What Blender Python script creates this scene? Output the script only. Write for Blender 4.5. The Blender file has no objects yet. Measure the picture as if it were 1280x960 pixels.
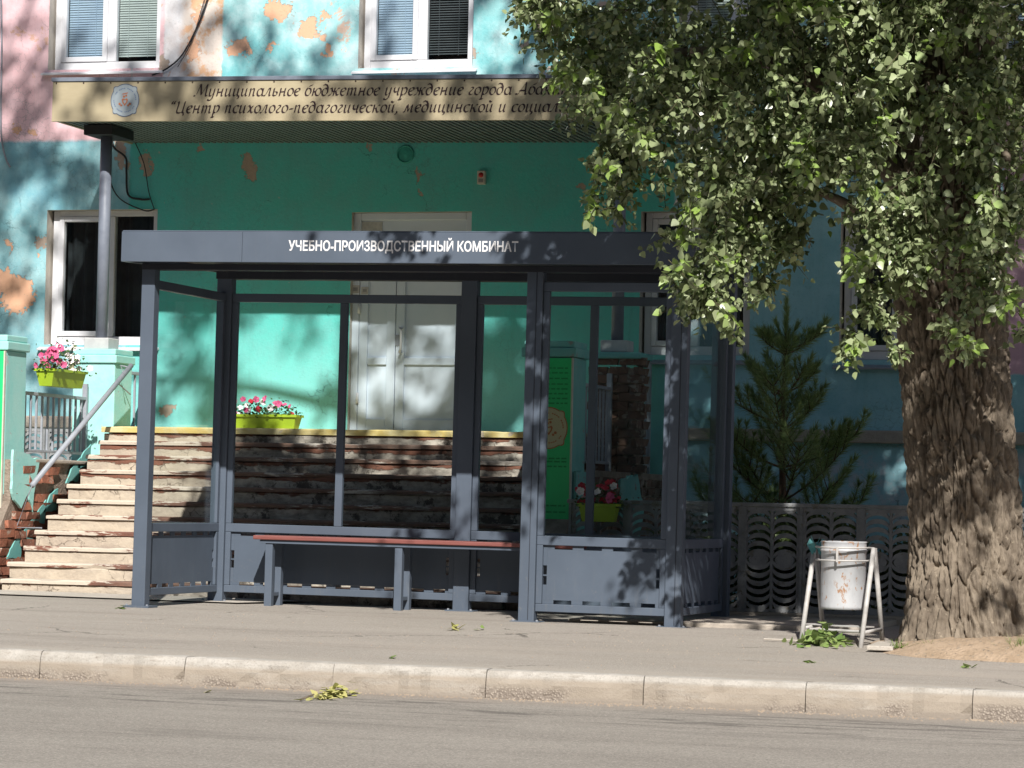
import bpy, bmesh, math, random
import numpy as np
from mathutils import Vector, Matrix, noise
random.seed(7); rng = np.random.default_rng(11)
R = math.radians
sc = bpy.context.scene
COL = sc.collection
# ------------------------------------------------------------------ camera, sky, sun, exposure
EYE = 1.13; FPX = 3800.0; YAW = R(16.0); PITCH = math.atan(150/3800.0); ROLL = 0.020
_f = Vector((-math.sin(YAW)*math.cos(PITCH), math.cos(YAW)*math.cos(PITCH), math.sin(PITCH)))
_r = Vector((math.cos(YAW), math.sin(YAW), 0)); _u = _r.cross(_f)
_r2 = _r*math.cos(ROLL)+_u*math.sin(ROLL); _u2 = -_r*math.sin(ROLL)+_u*math.cos(ROLL)
cam = bpy.data.cameras.new('camera'); camo = bpy.data.objects.new('camera', cam); COL.objects.link(camo)
M = Matrix((_r2, _u2, -_f)).transposed().to_4x4(); M.translation = Vector((0, 0, EYE))
camo.matrix_world = M
cam.sensor_width = 36; cam.lens = 36*FPX/1280; cam.clip_start = 0.5; cam.clip_end = 3000
sc.camera = camo
SUN = Vector((0.35, -1.0, 0.885)).normalized()
elev = math.asin(SUN.z); azim = math.atan2(SUN.x, SUN.y)
w = bpy.data.worlds.new('World'); sc.world = w; w.use_nodes = True
nt = w.node_tree; nt.nodes.clear()
sky = nt.nodes.new('ShaderNodeTexSky'); sky.sky_type = 'NISHITA'; sky.sun_disc = False
sky.sun_elevation = elev; sky.sun_rotation = azim
bg = nt.nodes.new('ShaderNodeBackground'); bg.inputs['Strength'].default_value = 0.050
ow = nt.nodes.new('ShaderNodeOutputWorld')
nt.links.new(sky.outputs[0], bg.inputs[0]); nt.links.new(bg.outputs[0], ow.inputs[0])
sl = bpy.data.lights.new('sun', 'SUN'); sl.energy = 5.0; sl.angle = R(0.55); sl.color = (1.0, 0.955, 0.89)
so = bpy.data.objects.new('sun', sl); COL.objects.link(so)
so.rotation_euler = (-SUN).to_track_quat('-Z', 'Y').to_euler(); so.location = (5, -10, 30)
sc.view_settings.view_transform = 'Standard'; sc.view_settings.look = 'None'
sc.view_settings.exposure = 0.47; sc.view_settings.gamma = 1.0

def P(px, py, Y):                       # a point of the place at depth Y, from where it is seen
    d = _f*FPX+_r2*(px-640)-_u2*(py-480)
    return d*(Y/d.y)+Vector((0, 0, EYE))
def Q(v):
    d = Vector(v)-Vector((0, 0, EYE)); k = d.dot(_f)
    return 640+FPX*d.dot(_r2)/k, 480-FPX*d.dot(_u2)/k

# ------------------------------------------------------------------ object helpers
OFF = {}
def setp(o, label=None, cat=None, group=None, kind=None):
    if label: o['label'] = label
    if cat: o['category'] = cat
    if group: o['group'] = group
    if kind: o['kind'] = kind
    return o
def empty(name, loc, label=None, cat=None, group=None, kind=None):
    o = bpy.data.objects.new(name, None); COL.objects.link(o); o.location = Vector(loc)
    o.empty_display_size = 0.2; OFF[o.name] = Vector(loc)
    return setp(o, label, cat, group, kind)
class MB:
    """collects geometry in world coordinates"""
    def __init__(s): s.v = []; s.f = []; s.m = []
    def add(s, vs, fs, mi=0):
        n = len(s.v); s.v += [tuple(v) for v in vs]; s.f += [tuple(i+n for i in f) for f in fs]; s.m += [mi]*len(fs)
        return s
    def box(s, x0, x1, y0, y1, z0, z1, mi=0):
        v = [(x, y, z) for z in (z0, z1) for y in (y0, y1) for x in (x0, x1)]
        return s.add(v, [(0, 2, 3, 1), (4, 5, 7, 6), (0, 1, 5, 4), (2, 6, 7, 3), (0, 4, 6, 2), (1, 3, 7, 5)], mi)
    def beam(s, a, b, w, h, mi=0, up=(0, 0, 1)):
        a = Vector(a); b = Vector(b); d = (b-a).normalized(); u = Vector(up)
        if abs(d.dot(u)) > .98: u = Vector((0, 1, 0))
        r = d.cross(u).normalized(); u = r.cross(d)
        v = [p+r*(sx*w/2)+u*(sz*h/2) for p in (a, b) for sx, sz in ((-1, -1), (1, -1), (1, 1), (-1, 1))]
        return s.add(v, [(3, 2, 1, 0), (4, 5, 6, 7), (0, 1, 5, 4), (1, 2, 6, 5), (2, 3, 7, 6), (3, 0, 4, 7)], mi)
    def tube(s, pts, r, n=8, mi=0, cap=True):
        pts = [Vector(p) for p in pts]; rr = r if isinstance(r, (list, tuple)) else [r]*len(pts)
        b = len(s.v); vs = []; ref = Vector((0.31, 0.17, 0.93))
        for i, p in enumerate(pts):
            d = (pts[min(i+1, len(pts)-1)]-pts[max(i-1, 0)]).normalized()
            x = d.cross(ref).normalized(); y = x.cross(d)
            for k in range(n):
                a = 2*math.pi*k/n; vs.append(p+(x*math.cos(a)+y*math.sin(a))*rr[i])
        fs = [(i*n+k, i*n+(k+1) % n, (i+1)*n+(k+1) % n, (i+1)*n+k) for i in range(len(pts)-1) for k in range(n)]
        if cap: fs += [tuple(range(n))[::-1], tuple((len(pts)-1)*n+k for k in range(n))]
        return s.add(vs, fs, mi)
    def lathe(s, c, prof, n=24, mi=0):
        c = Vector(c); vs = [c+Vector((r*math.cos(2*math.pi*k/n), r*math.sin(2*math.pi*k/n), z)) for r, z in prof for k in range(n)]
        return s.add(vs, [(i*n+k, i*n+(k+1) % n, (i+1)*n+(k+1) % n, (i+1)*n+k) for i in range(len(prof)-1) for k in range(n)], mi)
    def prism(s, poly, d, mi=0):
        """poly: list of points, extruded by vector d"""
        n = len(poly); d = Vector(d); vs = [Vector(p) for p in poly]; vs += [p+d for p in vs]
        return s.add(vs, [tuple(range(n)), tuple(range(2*n-1, n-1, -1))]+[(i, i+n, (i+1) % n+n, (i+1) % n) for i in range(n)], mi)
    def mesh(s, name, off=Vector((0, 0, 0)), mats=(), smooth=False):
        me = bpy.data.meshes.new(name); ox, oy, oz = off
        me.from_pydata([(x-ox, y-oy, z-oz) for x, y, z in s.v], [], s.f)
        for m in mats: me.materials.append(m)
        if len(mats) > 1: me.polygons.foreach_set('material_index', s.m)
        if smooth: me.polygons.foreach_set('use_smooth', [True]*len(me.polygons))
        bm = bmesh.new(); bm.from_mesh(me); bmesh.ops.recalc_face_normals(bm, faces=bm.faces); bm.to_mesh(me); bm.free()
        me.update(); return me
    def obj(s, name, mat, parent=None, bevel=0, smooth=False, label=None, cat=None, group=None, kind=None, seg=2):
        mats = mat if isinstance(mat, (list, tuple)) else (mat,)
        if parent is not None: off = OFF[parent.name]
        elif kind == 'structure': off = Vector((0, 0, 0))
        else:
            a = np.array(s.v); off = Vector(((a[:, 0].min()+a[:, 0].max())/2, (a[:, 1].min()+a[:, 1].max())/2, a[:, 2].min()))
        o = bpy.data.objects.new(name, s.mesh(name, off, mats, smooth)); COL.objects.link(o)
        if parent is not None: o.parent = parent
        else: o.location = off
        OFF[o.name] = off
        if bevel:
            b = o.modifiers.new('bevel', 'BEVEL'); b.width = bevel; b.segments = seg; b.limit_method = 'ANGLE'; b.angle_limit = R(40)
        return setp(o, label, cat, group, kind)
def inst(name, me, parent, loc, rot=(0, 0, 0), scale=(1, 1, 1), kind=None):
    o = bpy.data.objects.new(name, me); COL.objects.link(o)
    if parent is not None: o.parent = parent; o.location = Vector(loc)-OFF[parent.name]; OFF[o.name] = Vector(loc)
    else: o.location = loc
    o.rotation_euler = rot; o.scale = scale
    if kind: o['kind'] = kind
    return o

# ------------------------------------------------------------------ materials
def srgb(r, g, b):
    f = lambda c: (c/255/12.92) if c <= 10 else ((c/255+.055)/1.055)**2.4
    return (f(r), f(g), f(b))
class G:
    def __init__(s, name):
        s.mat = bpy.data.materials.new(name); s.mat.use_nodes = True; s.t = s.mat.node_tree; s.t.nodes.clear()
        s.out = s.t.nodes.new('ShaderNodeOutputMaterial')
        s.pos = s.t.nodes.new('ShaderNodeNewGeometry').outputs['Position']
        sp = s.t.nodes.new('ShaderNodeSeparateXYZ'); s.t.links.new(s.pos, sp.inputs[0]); s.x, s.y, s.z = sp.outputs
    def put(s, sock, v):
        if isinstance(v, bpy.types.NodeSocket): s.t.links.new(v, sock)
        elif v is not None:
            if hasattr(sock.default_value, '__len__') and not hasattr(v, '__len__'): v = [v]*len(sock.default_value)
            if hasattr(sock.default_value, '__len__') and len(sock.default_value) == 4 and len(v) == 3: v = tuple(v)+(1,)
            sock.default_value = v
    def n(s, ty, ins=(), out=0, **pr):
        nd = s.t.nodes.new('ShaderNode'+ty)
        for k, v in pr.items(): setattr(nd, k, v)
        for k, v in (ins.items() if isinstance(ins, dict) else enumerate(ins)): s.put(nd.inputs[k], v)
        return nd.outputs[out]
    def m(s, op, a, b=0.0, c=None): return s.n('Math', (a, b) if c is None else (a, b, c), operation=op)
    def ss(s, v, lo, hi, a=0., b=1.): return s.n('MapRange', {0: v, 1: lo, 2: hi, 3: a, 4: b}, interpolation_type='SMOOTHSTEP')
    def mix(s, f, a, b, mode='MIX'):
        nd = s.t.nodes.new('ShaderNodeMix'); nd.data_type = 'RGBA'; nd.blend_type = mode
        s.put(nd.inputs[0], f); s.put(nd.inputs[6], a); s.put(nd.inputs[7], b); return nd.outputs[2]
    def noise(s, scale, detail=4, rough=.55, vec=None, dist=0., out=0):
        return s.n('TexNoise', {'Vector': vec or s.pos, 'Scale': scale, 'Detail': detail, 'Roughness': rough, 'Distortion': dist}, out=out)
    def vor(s, scale, feature='F1', vec=None, out=0, rnd=1.0):
        return s.n('TexVoronoi', {'Vector': vec or s.pos, 'Scale': scale, 'Randomness': rnd}, out=out, feature=feature)
    def vmul(s, v, k): return s.n('VectorMath', (v, k), operation='MULTIPLY')
    def vadd(s, v, k): return s.n('VectorMath', (v, k), operation='ADD')
    def bump(s, h, strength=.5, dist=.01, nrm=None):
        d = {'Height': h, 'Strength': strength, 'Distance': dist}
        if nrm: d['Normal'] = nrm
        return s.n('Bump', d)
    def bsdf(s, col, rough=.6, nrm=None, spec=.5, metal=0., **kw):
        d = {'Base Color': col, 'Roughness': rough, 'Specular IOR Level': spec, 'Metallic': metal}; d.update(kw)
        if nrm: d['Normal'] = nrm
        return s.n('BsdfPrincipled', d)
    def done(s, sh): s.t.links.new(sh, s.out.inputs[0]); return s.mat
def gm(name, c1, c2=None, scale=6, rough=.6, bump=.25, bscale=60, bdist=.004, spots=None, sscale=12, sth=.62, sw=.03, spec=.4, metal=0., stretch=(1, 1, 1)):
    g = G(name); v = g.vmul(g.pos, stretch) if stretch != (1, 1, 1) else g.pos
    c2 = c2 or tuple(x*.8 for x in c1)
    c = g.mix(g.ss(g.noise(scale, 6, .65, v), .32, .68), c1, c2)
    h = g.noise(bscale, 5, .6, v)
    if spots:
        m = g.ss(g.noise(sscale, 7, .7, v, .3), sth, sth+sw); c = g.mix(m, c, spots); h = g.m('SUBTRACT', h, g.m('MULTIPLY', m, .8))
    return g.done(g.bsdf(c, rough, g.bump(h, bump, bdist), spec, metal))
def flat(name, c, rough=.6, spec=.4): 
    g = G(name); return g.done(g.bsdf(c, rough, None, spec))

def W(px, py): return P(px, py, 26.9)
# wall paint, zoned like the real facade, with peeled patches and some painted sunlight
def wall_material():
    g = G('facade_paint')
    wob = g.vmul(g.vadd(g.noise(5, 6, .7, out=1), (-.5, -.5, -.5)), (.34, .34, .34))
    p2 = g.vadd(g.pos, wob)
    wob2 = g.vmul(g.vadd(g.noise(14, 6, .7, out=1), (-.5, -.5, -.5)), (.22, .22, .22))
    p3 = g.vadd(p2, wob2)
    big = g.noise(.9, 5, .6); mid = g.noise(3.2, 7, .68); fine = g.noise(16, 7, .7)
    turq = g.mix(g.ss(mid, .35, .68), (.095, .52, .475), (.125, .465, .44))
    turq = g.mix(g.m('MULTIPLY', g.ss(g.z, 3.1, 1.9), .75), turq, (.26, .64, .63))  # paler low down: sunlit tone below the canopy shade put into the paint
    blue = g.mix(g.ss(mid, .35, .65), (.22, .48, .54), (.34, .56, .60))
    blue = g.mix(g.ss(big, .5, .7), blue, (.14, .35, .45))
    rblue = g.mix(g.ss(mid, .35, .65), (.32, .58, .66), (.24, .50, .58))
    pink = g.mix(g.ss(mid, .35, .65), (.72, .47, .50), (.80, .56, .60))
    upp = g.mix(g.ss(mid, .38, .62), (.30, .60, .62), (.52, .74, .76))
    upp = g.mix(g.ss(big, .46, .66), upp, (.13, .45, .48))
    xe0 = W(160, 300).x; xe1 = W(842, 300).x; zp = W(80, 176).z; zc = W(450, 150).z; xs = W(278, 50).x; xb = W(205, 50).x; xc = W(228, 50).x
    xr = W(1252, 400).x; zr = W(1270, 468).z
    soft = lambda v, a, w=.012: g.ss(v, a-w, a+w)
    wx = g.m('ADD', g.x, g.m('MULTIPLY', g.m('SUBTRACT', fine, .5), .06)); wz = g.m('ADD', g.z, g.m('MULTIPLY', g.m('SUBTRACT', fine, .5), .05))
    c = blue
    c = g.mix(soft(wz, zp, .02), c, pink)
    c = g.mix(soft(wx, xe0), c, turq)
    up = g.mix(soft(wx, xb), pink, g.mix(g.ss(mid, .3, .7), (.62, .58, .58), (.72, .74, .78)))
    up = g.mix(soft(wx, xc, .05), up, g.mix(g.ss(mid, .42, .5), (.68, .42, .26), (.70, .62, .56)))
    up = g.mix(soft(wx, xs), up, upp)
    c = g.mix(g.m('MULTIPLY', soft(g.x, xe0), g.ss(g.z, zc-.03, zc)), c, up)
    c = g.mix(g.m('MULTIPLY', soft(wx, xe1), g.ss(g.z, zc, zc-.02)), c, rblue)
    c = g.mix(g.m('MULTIPLY', soft(wx, xr), soft(wz, zr)), c, (.62, .40, .50))
    # plinth zone: whitish wash, cracked
    pl = g.m('MULTIPLY', g.ss(g.z, 1.72, 1.60), g.ss(g.x, xe1-.1, xe1+.1))
    c = g.mix(g.m('MULTIPLY', pl, g.ss(mid, .46, .60)), c, (.46, .54, .60))
    # general fine flaking
    fl = g.ss(g.noise(2.6, 8, .72, dist=.4), .60, .625)
    c = g.mix(g.m('MULTIPLY', fl, g.m('MULTIPLY', g.ss(g.z, zc-.1, zc+.1), .8)), c, (.66, .40, .29))
    fl2 = g.ss(g.noise(9, 8, .75), .66, .68)
    c = g.mix(g.m('MULTIPLY', fl2, .7), c, (.50, .46, .44))
    def spots(lst):
        acc = None
        for px, py, rx, ry in lst:
            q = W(px, py); r = (1/(rx*.88/134.), 0, 1/(ry*.88/134.))
            d = g.n('VectorMath', (g.vmul(g.n('VectorMath', (p3, tuple(q)), operation='SUBTRACT'), r),), out=1, operation='LENGTH')
            m = g.ss(d, 1.04, .96); acc = m if acc is None else g.m('MAXIMUM', acc, m)
        return acc
    so_ = spots([(22, 368, 26, 30), (8, 352, 22, 18), (6, 306, 8, 6), (47, 318, 4, 6), (388, 36, 16, 13), (345, 14, 24, 14), (300, 62, 16, 12), (240, 60, 9, 20), (250, 20, 7, 18), (405, 44, 6, 8), (340, 60, 8, 4), (20, 160, 9, 5), (42, 167, 7, 6), (410, 65, 6, 8), (405, 22, 9, 5)])
    sg = spots([(183, 205, 9, 17), (250, 183, 7, 8), (311, 207, 9, 21), (461, 183, 4, 5), (525, 219, 4, 12), (525, 242, 3, 5), (208, 511, 11, 8), (680, 33, 13, 14), (727, 233, 5, 7), (150, 190, 9, 30), (52, 300, 14, 10), (200, 80, 8, 10), (655, 55, 6, 10), (590, 66, 8, 7)])
    c = g.mix(so_, c, g.mix(mid, (.78, .42, .25), (.70, .45, .32))); c = g.mix(sg, c, g.mix(fine, (.52, .40, .32), (.30, .25, .21)))
    # cracks
    vv = g.vadd(g.pos, g.vmul(g.noise(3, 5, .6, out=1), (.5, .5, .5)))
    ck = g.m('MULTIPLY', g.ss(g.vor(2.3, 'DISTANCE_TO_EDGE', vv), .006, .002), g.ss(g.noise(1.3, 3), .56, .64))
    c = g.mix(g.m('MULTIPLY', ck, .5), c, (.05, .09, .09))
    # rain streaks and grime
    st = g.ss(g.noise(1.0, 6, .7, g.vmul(g.pos, (9, 1, .7))), .5, .8)
    c = g.mix(g.m('MULTIPLY', st, .22), c, (.12, .18, .18))
    c = g.mix(g.ss(g.noise(70, 5, .75), .55, .72, 0., .28), c, (.62, .60, .56)); c = g.mix(g.ss(g.noise(46, 6, .75, g.vadd(g.pos, (3, 1, 7))), .56, .72, 0., .35), c, (.06, .13, .13))
    sc_ = g.m('MULTIPLY', g.ss(g.vor(13, 'DISTANCE_TO_EDGE', g.vadd(g.pos, g.vmul(g.noise(9, 5, .7, out=1), (.12, .12, .12)))), .035, .012), g.ss(g.noise(1.7, 4), .56, .66)); c = g.mix(g.m('MULTIPLY', sc_, .4), c, (.10, .15, .15))
    h = g.m('ADD', g.m('MULTIPLY', g.noise(38, 6, .65), .35), g.m('MULTIPLY', mid, .6))
    h = g.m('SUBTRACT', h, g.m('MULTIPLY', g.m('MAXIMUM', so_, sg), 1.2)); h = g.m('SUBTRACT', h, g.m('MULTIPLY', ck, 1.2))
    return g.done(g.bsdf(c, .82, g.bump(h, .7, .012), .25))
M_wall = wall_material()

def metal_paint(name, c, rough=.42):
    g = G(name)
    cc = g.mix(g.ss(g.noise(1.6, 5, .6), .3, .75), c, tuple(x*1.18+.004 for x in c))
    d = g.m('ADD', g.ss(g.noise(26, 7, .72), .60, .72), g.ss(g.noise(2.5, 6, .7, g.vmul(g.pos, (9, 9, 1))), .52, .75, 0., .5)); low = g.ss(g.z, .75, .30)
    cc = g.mix(g.m('MULTIPLY', d, g.m('ADD', g.m('MULTIPLY', low, .5), .10)), cc, (.20, .19, .175))
    return g.done(g.bsdf(cc, g.ss(g.noise(3, 4), .3, .7, rough-.06, rough+.1), g.bump(g.noise(140, 3), .05, .001), .14))
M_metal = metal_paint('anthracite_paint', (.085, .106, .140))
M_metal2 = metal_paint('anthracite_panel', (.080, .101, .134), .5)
M_soffit = metal_paint('anthracite_shaded', (.030, .034, .045), .55)  # darker copy of the same paint, roof shade put into its colour
def glass_mat(name, tint, refl=.9, f0=.022):
    g = G(name); tr = g.n('BsdfTransparent', (tint,)); gl = g.n('BsdfGlossy', {'Color': (refl, refl, refl), 'Roughness': .015})
    fc = g.n('LayerWeight', {'Blend': .5}, out=1)
    fr = g.m('ADD', g.m('MULTIPLY', g.m('POWER', fc, 5.0), .8), f0)
    return g.done(g.n('MixShader', (fr, tr, gl)))
M_glass = glass_mat('clear_pane', (.955, .985, .98))
M_wglass = glass_mat('window_pane', (.93, .96, .97), .95, .075)
def asphalt(name, c1, c2, sc1=220, wear=(.2, .17, .145)):
    g = G(name)
    base = g.mix(g.ss(g.noise(1.1, 6, .6, g.vmul(g.pos, (.5, 1.6, 1))), .3, .7), c1, c2)
    ag = g.vor(sc1, 'F1', out=1); agv = g.n('SeparateColor', (ag,))
    base = g.mix(g.ss(agv, .72, .9, 0., .55), base, tuple(x*1.9 for x in c1)); base = g.mix(g.ss(agv, .25, .05, 0., .5), base, tuple(x*.45 for x in c1))
    base = g.mix(g.ss(g.noise(.7, 6, .7, g.vmul(g.pos, (.35, 2.5, 1))), .5, .75, 0., .5), base, wear)
    h = g.m('ADD', g.m('MULTIPLY', g.vor(sc1, 'F1'), .6), g.m('MULTIPLY', g.noise(40, 6, .6), .5))
    return g, base, g.bump(h, .6, .006)
g, b_, n_ = asphalt('road_asphalt', (.235, .215, .19), (.285, .262, .232), 130, (.28, .255, .225))
pat = g.m('MULTIPLY', g.ss(g.noise(1.3, 8, .75, g.vmul(g.pos, (.8, 4.5, 1))), .51, .58), g.m('MULTIPLY', g.ss(g.y, 14.6, 15.9), g.ss(g.y, 16.95, 16.5)))
b_ = g.mix(g.m('MULTIPLY', g.m('MAXIMUM', pat, g.m('MULTIPLY', g.ss(g.noise(.6, 7, .7, g.vmul(g.pos, (.7, 3, 1))), .56, .66), .4)), .62), b_, (.075, .068, .062))
dust = g.ss(g.y, 16.35, 17.0); b_ = g.mix(g.m('MULTIPLY', dust, .6), b_, (.30, .255, .215))
M_road = g.done(g.bsdf(b_, .88, n_, .3))
g, b_, n_ = asphalt('pavement_asphalt', (.30, .272, .24), (.34, .31, .275), 260, (.39, .34, .29))
b_ = g.mix(g.m('MULTIPLY', g.ss(g.noise(.9, 6, .7, g.vmul(g.pos, (.25, 3, 1))), .5, .72), .4), b_, (.16, .138, .12))
ck = g.m('MULTIPLY', g.ss(g.vor(.55, 'DISTANCE_TO_EDGE', g.vadd(g.pos, g.vmul(g.noise(2.5, 6, .7, out=1), (.5, .5, 0)))), .007, .002), g.ss(g.noise(.8), .5, .56))
b_ = g.mix(g.m('MULTIPLY', ck, .8), b_, (.05, .045, .04))
st_ = g.ss(g.noise(2.1, 7, .75), .62, .70); b_ = g.mix(g.m('MULTIPLY', st_, .30), b_, (.13, .115, .10))
b_ = g.mix(g.m('MULTIPLY', g.ss(g.y, 17.5, 17.14), .55), b_, (.42, .38, .33))
M_pave = g.done(g.bsdf(b_, .9, n_, .25))
def concrete(name, c1, c2, dark=(.16, .14, .12), crumble=False):
    g = G(name); c = g.mix(g.ss(g.noise(5, 7, .7), .3, .7), c1, c2)
    c = g.mix(g.ss(g.noise(17, 8, .75), .60, .72, 0., .55), c, dark)
    pk = g.n('SeparateColor', (g.vor(160, 'F1', out=1),)); c = g.mix(g.ss(pk, .8, .95, 0., .35), c, tuple(x*.5 for x in c1))
    h = g.m('ADD', g.noise(70, 7, .7), g.m('MULTIPLY', g.noise(9, 5, .6), .7))
    if crumble:
        c = g.mix(g.ss(g.noise(90, 6, .8), .52, .66, 0., .5), c, (.20, .175, .15)); c = g.mix(g.ss(g.noise(11, 8, .8, g.vmul(g.pos, (.4, 1, 1.6))), .52, .62, 0., .45), c, (.27, .235, .195))
        c = g.mix(g.m('MULTIPLY', g.ss(g.z, .135, .105), g.ss(g.noise(3, 7, .7, g.vmul(g.pos, (.5, 1, 3))), .15, .55)), c, (.33, .285, .235))
        c = g.mix(g.ss(g.z, .035, .0, 0., .8), c, (.27, .235, .20))
        f = g.m('MULTIPLY', g.ss(g.z, .09, .03), g.ss(g.noise(1.6, 6, .7), .46, .58))
        st = g.vor(70, 'F1'); c = g.mix(f, c, g.mix(g.ss(st, .2, .5), (.38, .33, .28), (.235, .20, .17))); h = g.m('ADD', h, g.m('MULTIPLY', g.m('MULTIPLY', f, st), -1.2))
    return g.done(g.bsdf(c, .92, g.bump(h, .7, .008), .2))
M_kerb = concrete('kerb_concrete', (.46, .435, .40), (.36, .335, .30), crumble=True)
M_conc = concrete('old_concrete', (.46, .41, .35), (.36, .32, .28))
M_slab = concrete('pale_slab_concrete', (.50, .46, .41), (.42, .38, .33))

# ------------------------------------------------------------------ ground
def sheet(name, x0, x1, y0, y1, zf, mat, nx=2, ny=2):
    b = MB(); xs = np.linspace(x0, x1, nx); ys = np.linspace(y0, y1, ny)
    v = [(x, y, zf(x, y)) for y in ys for x in xs]
    f = [(j*nx+i, j*nx+i+1, (j+1)*nx+i+1, (j+1)*nx+i) for j in range(ny-1) for i in range(nx-1)]
    return b.add(v, f).obj(name, mat, kind='structure')
TX = -.0055                                              # the street falls gently to the right
def zs(x, y):                                            # pavement height
    t = min(max((y-17.16)/3.6, 0), 1); return (.165+TX*(x+5))*(1-t)+t*(.300+TX*(x+7))
M_soil = gm('bare_soil', (.30, .22, .15), (.20, .145, .10), 9, .95, .8, 40, .02, (.40, .32, .24), 30, .62)
sheet('ground', -400, 400, -400, 600, lambda x, y: -.12, M_soil)
sheet('road', -200, 200, -8, 17.0, lambda x, y: TX*(x+5), M_road)
sheet('pavement', -60, 60, 17.14, 22.9, zs, M_pave, 2, 40)
sheet('courtyard', -60, 60, 22.9, 26.9, lambda x, y: .30+TX*(x+7)+.001, gm('courtyard_grass_soil', (.10, .12, .05), (.16, .13, .08), 5, .95, .8, 50, .02))
b = MB()
kerb = empty('kerb', (0, 17, 0), kind='structure')
def kerb_mesh(seed):
    bm = bmesh.new(); L = .936; n = 14; prof = [(0, -.1), (0, .03), (.002, .09), (.012, .135), (.024, .160), (.05, .166), (.15, .166), (.15, -.1)]
    rows = [[bm.verts.new((-L/2+L*i/n, y, z)) for y, z in prof] for i in range(n+1)]
    for i in range(n):
        for j in range(len(prof)-1): bm.faces.new((rows[i][j], rows[i][j+1], rows[i+1][j+1], rows[i+1][j]))
    bm.faces.new(rows[0]); bm.faces.new(rows[-1][::-1])
    for v in bm.verts:
        k = noise.noise(v.co*9+Vector((seed*7.3, 0, 0))); k2 = noise.noise(v.co*23+Vector((seed*3.1, 5, 0)))
        if v.co.z > -.05: v.co += Vector((0, abs(min(k, 0))*.035*(v.co.y < .1)+.006*k2, -.006*abs(k2)))
        if abs(abs(v.co.x)-L/2) < .01: v.co.x *= 1-.006*abs(k2); v.co.z -= .004*abs(k) if v.co.z > .05 else 0
    bmesh.ops.recalc_face_normals(bm, faces=bm.faces)
    me = bpy.data.meshes.new('kerb_stone'); bm.to_mesh(me); bm.free(); me.materials.append(M_kerb)
    return me
kms = [kerb_mesh(i) for i in range(5)]
x0k = P(230, 850, 17.0).x
for i in range(-6, 14):
    x = x0k+.94*(i+.5); o = inst('kerb_stone', kms[i % 5], kerb, (x, 17.0+random.uniform(-.004, .004), TX*(x+5)+.003+random.uniform(-.002, .002)), (0, -TX, random.uniform(-.003, .003)))
# pale concrete strip under the stairs and shelter
b = MB(); xa, xb_ = -14., -8.55
b.add([(xa, 22.3, zs(xa, 22.3)+.012), (xb_, 22.2, zs(xb_, 22.2)+.012), (xb_+.3, 22.9, zs(xb_, 22.9)+.02), (xa, 22.9, zs(xa, 22.9)+.02)], [(0, 1, 2, 3)])
b.obj('concrete_strip', M_slab, kind='structure')
b = MB(); b.box(-5.6, -3.5, 21.1, 22.85, .2, zs(-4, 22)+.035); b.obj('concrete_apron', M_conc, kind='structure', bevel=.01)

# ------------------------------------------------------------------ far side of the street (unseen, mirrored in the panes; house raised to block low sky)
sheet('lawn', -200, 200, -60, -8.0, lambda x, y: .05, gm('lawn_grass', (.05, .08, .025), (.08, .10, .04), 3, .95, .5, 40, .02))
ob = empty('building', (-6, -16, 0), 'unseen long dull brick house on the far side of the street behind the viewer', 'building')
M_ob = gm('far_side_brick', (.16, .11, .085), (.12, .085, .065), 3, .9, .3, 30); M_og = flat('far_side_glass', (.02, .025, .03), .15)
MB().box(-60, 55, -26, -13, 0, 15.5).obj('wall', M_ob, ob); MB().box(-60.4, 55.4, -26.4, -12.6, 15.5, 15.9).obj('roof', M_ob, ob)
wm_ = MB().box(-.7, .7, -.03, .03, 0, 1.6).mesh('window', mats=(M_og,))
for i in range(38):
    for z in (1.2, 4.2, 7.2, 10.2, 13.2): inst('window', wm_, ob, (-58+i*3., -12.98, z))
# ------------------------------------------------------------------ building
M_frame = gm('white_window_plastic', (.70, .71, .74), (.61, .62, .66), 4, .35, .05, 60)
M_sill = gm('grey_metal_sill', (.30, .32, .36), (.22, .24, .27), 6, .45, .1, 60)
M_dark = flat('dark_room', (.035, .038, .042), .9, .1)
M_blind = gm('blind_slat', (.50, .54, .50), (.44, .48, .46), 3, .5, .02)
M_curt2 = gm('dim_curtain', (.035, .042, .045), (.012, .014, .016), 2.5, .9, .3, 20)
M_curt = gm('lace_curtain', (.10, .12, .12), (.05, .06, .06), 5, .9, .4, 30)
M_reveal = gm('window_reveal_plaster', (.55, .51, .45), (.44, .41, .38), 6, .85, .3, 40)
bld = empty('building', (-8, 26.9, .2), 'weathered turquoise and pink plastered building with peeling paint behind the bus shelter', 'building')
XL, XR, ZB, ZT, YW = -24., 9., .0, 8.5, 26.9
def wr(px0, px1, py0, py1):
    a = W(px0, (py0+py1)/2); c = W(px1, (py0+py1)/2); m = (px0+px1)/2; return [a.x, c.x, W(m, py1).z, W(m, py0).z]
wins = [wr(63, 202, -150, 86), wr(450, 593, -150, 84), wr(850, 992, -150, 84), wr(1240, 1380, -150, 88), wr(-330, -190, -150, 86),
        wr(57, 195, 262, 431), wr(800, 938, 264, 444), wr(1050, 1190, 264, 450), wr(-330, -190, 262, 431)]
door = wr(437, 587, 265, 538); door[2] = 1.755
hol = wins+[door]
xs = sorted({XL, XR}|{h[0] for h in hol}|{h[1] for h in hol}); zz = sorted({ZB, ZT}|{h[2] for h in hol}|{h[3] for h in hol})
b = MB()
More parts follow.
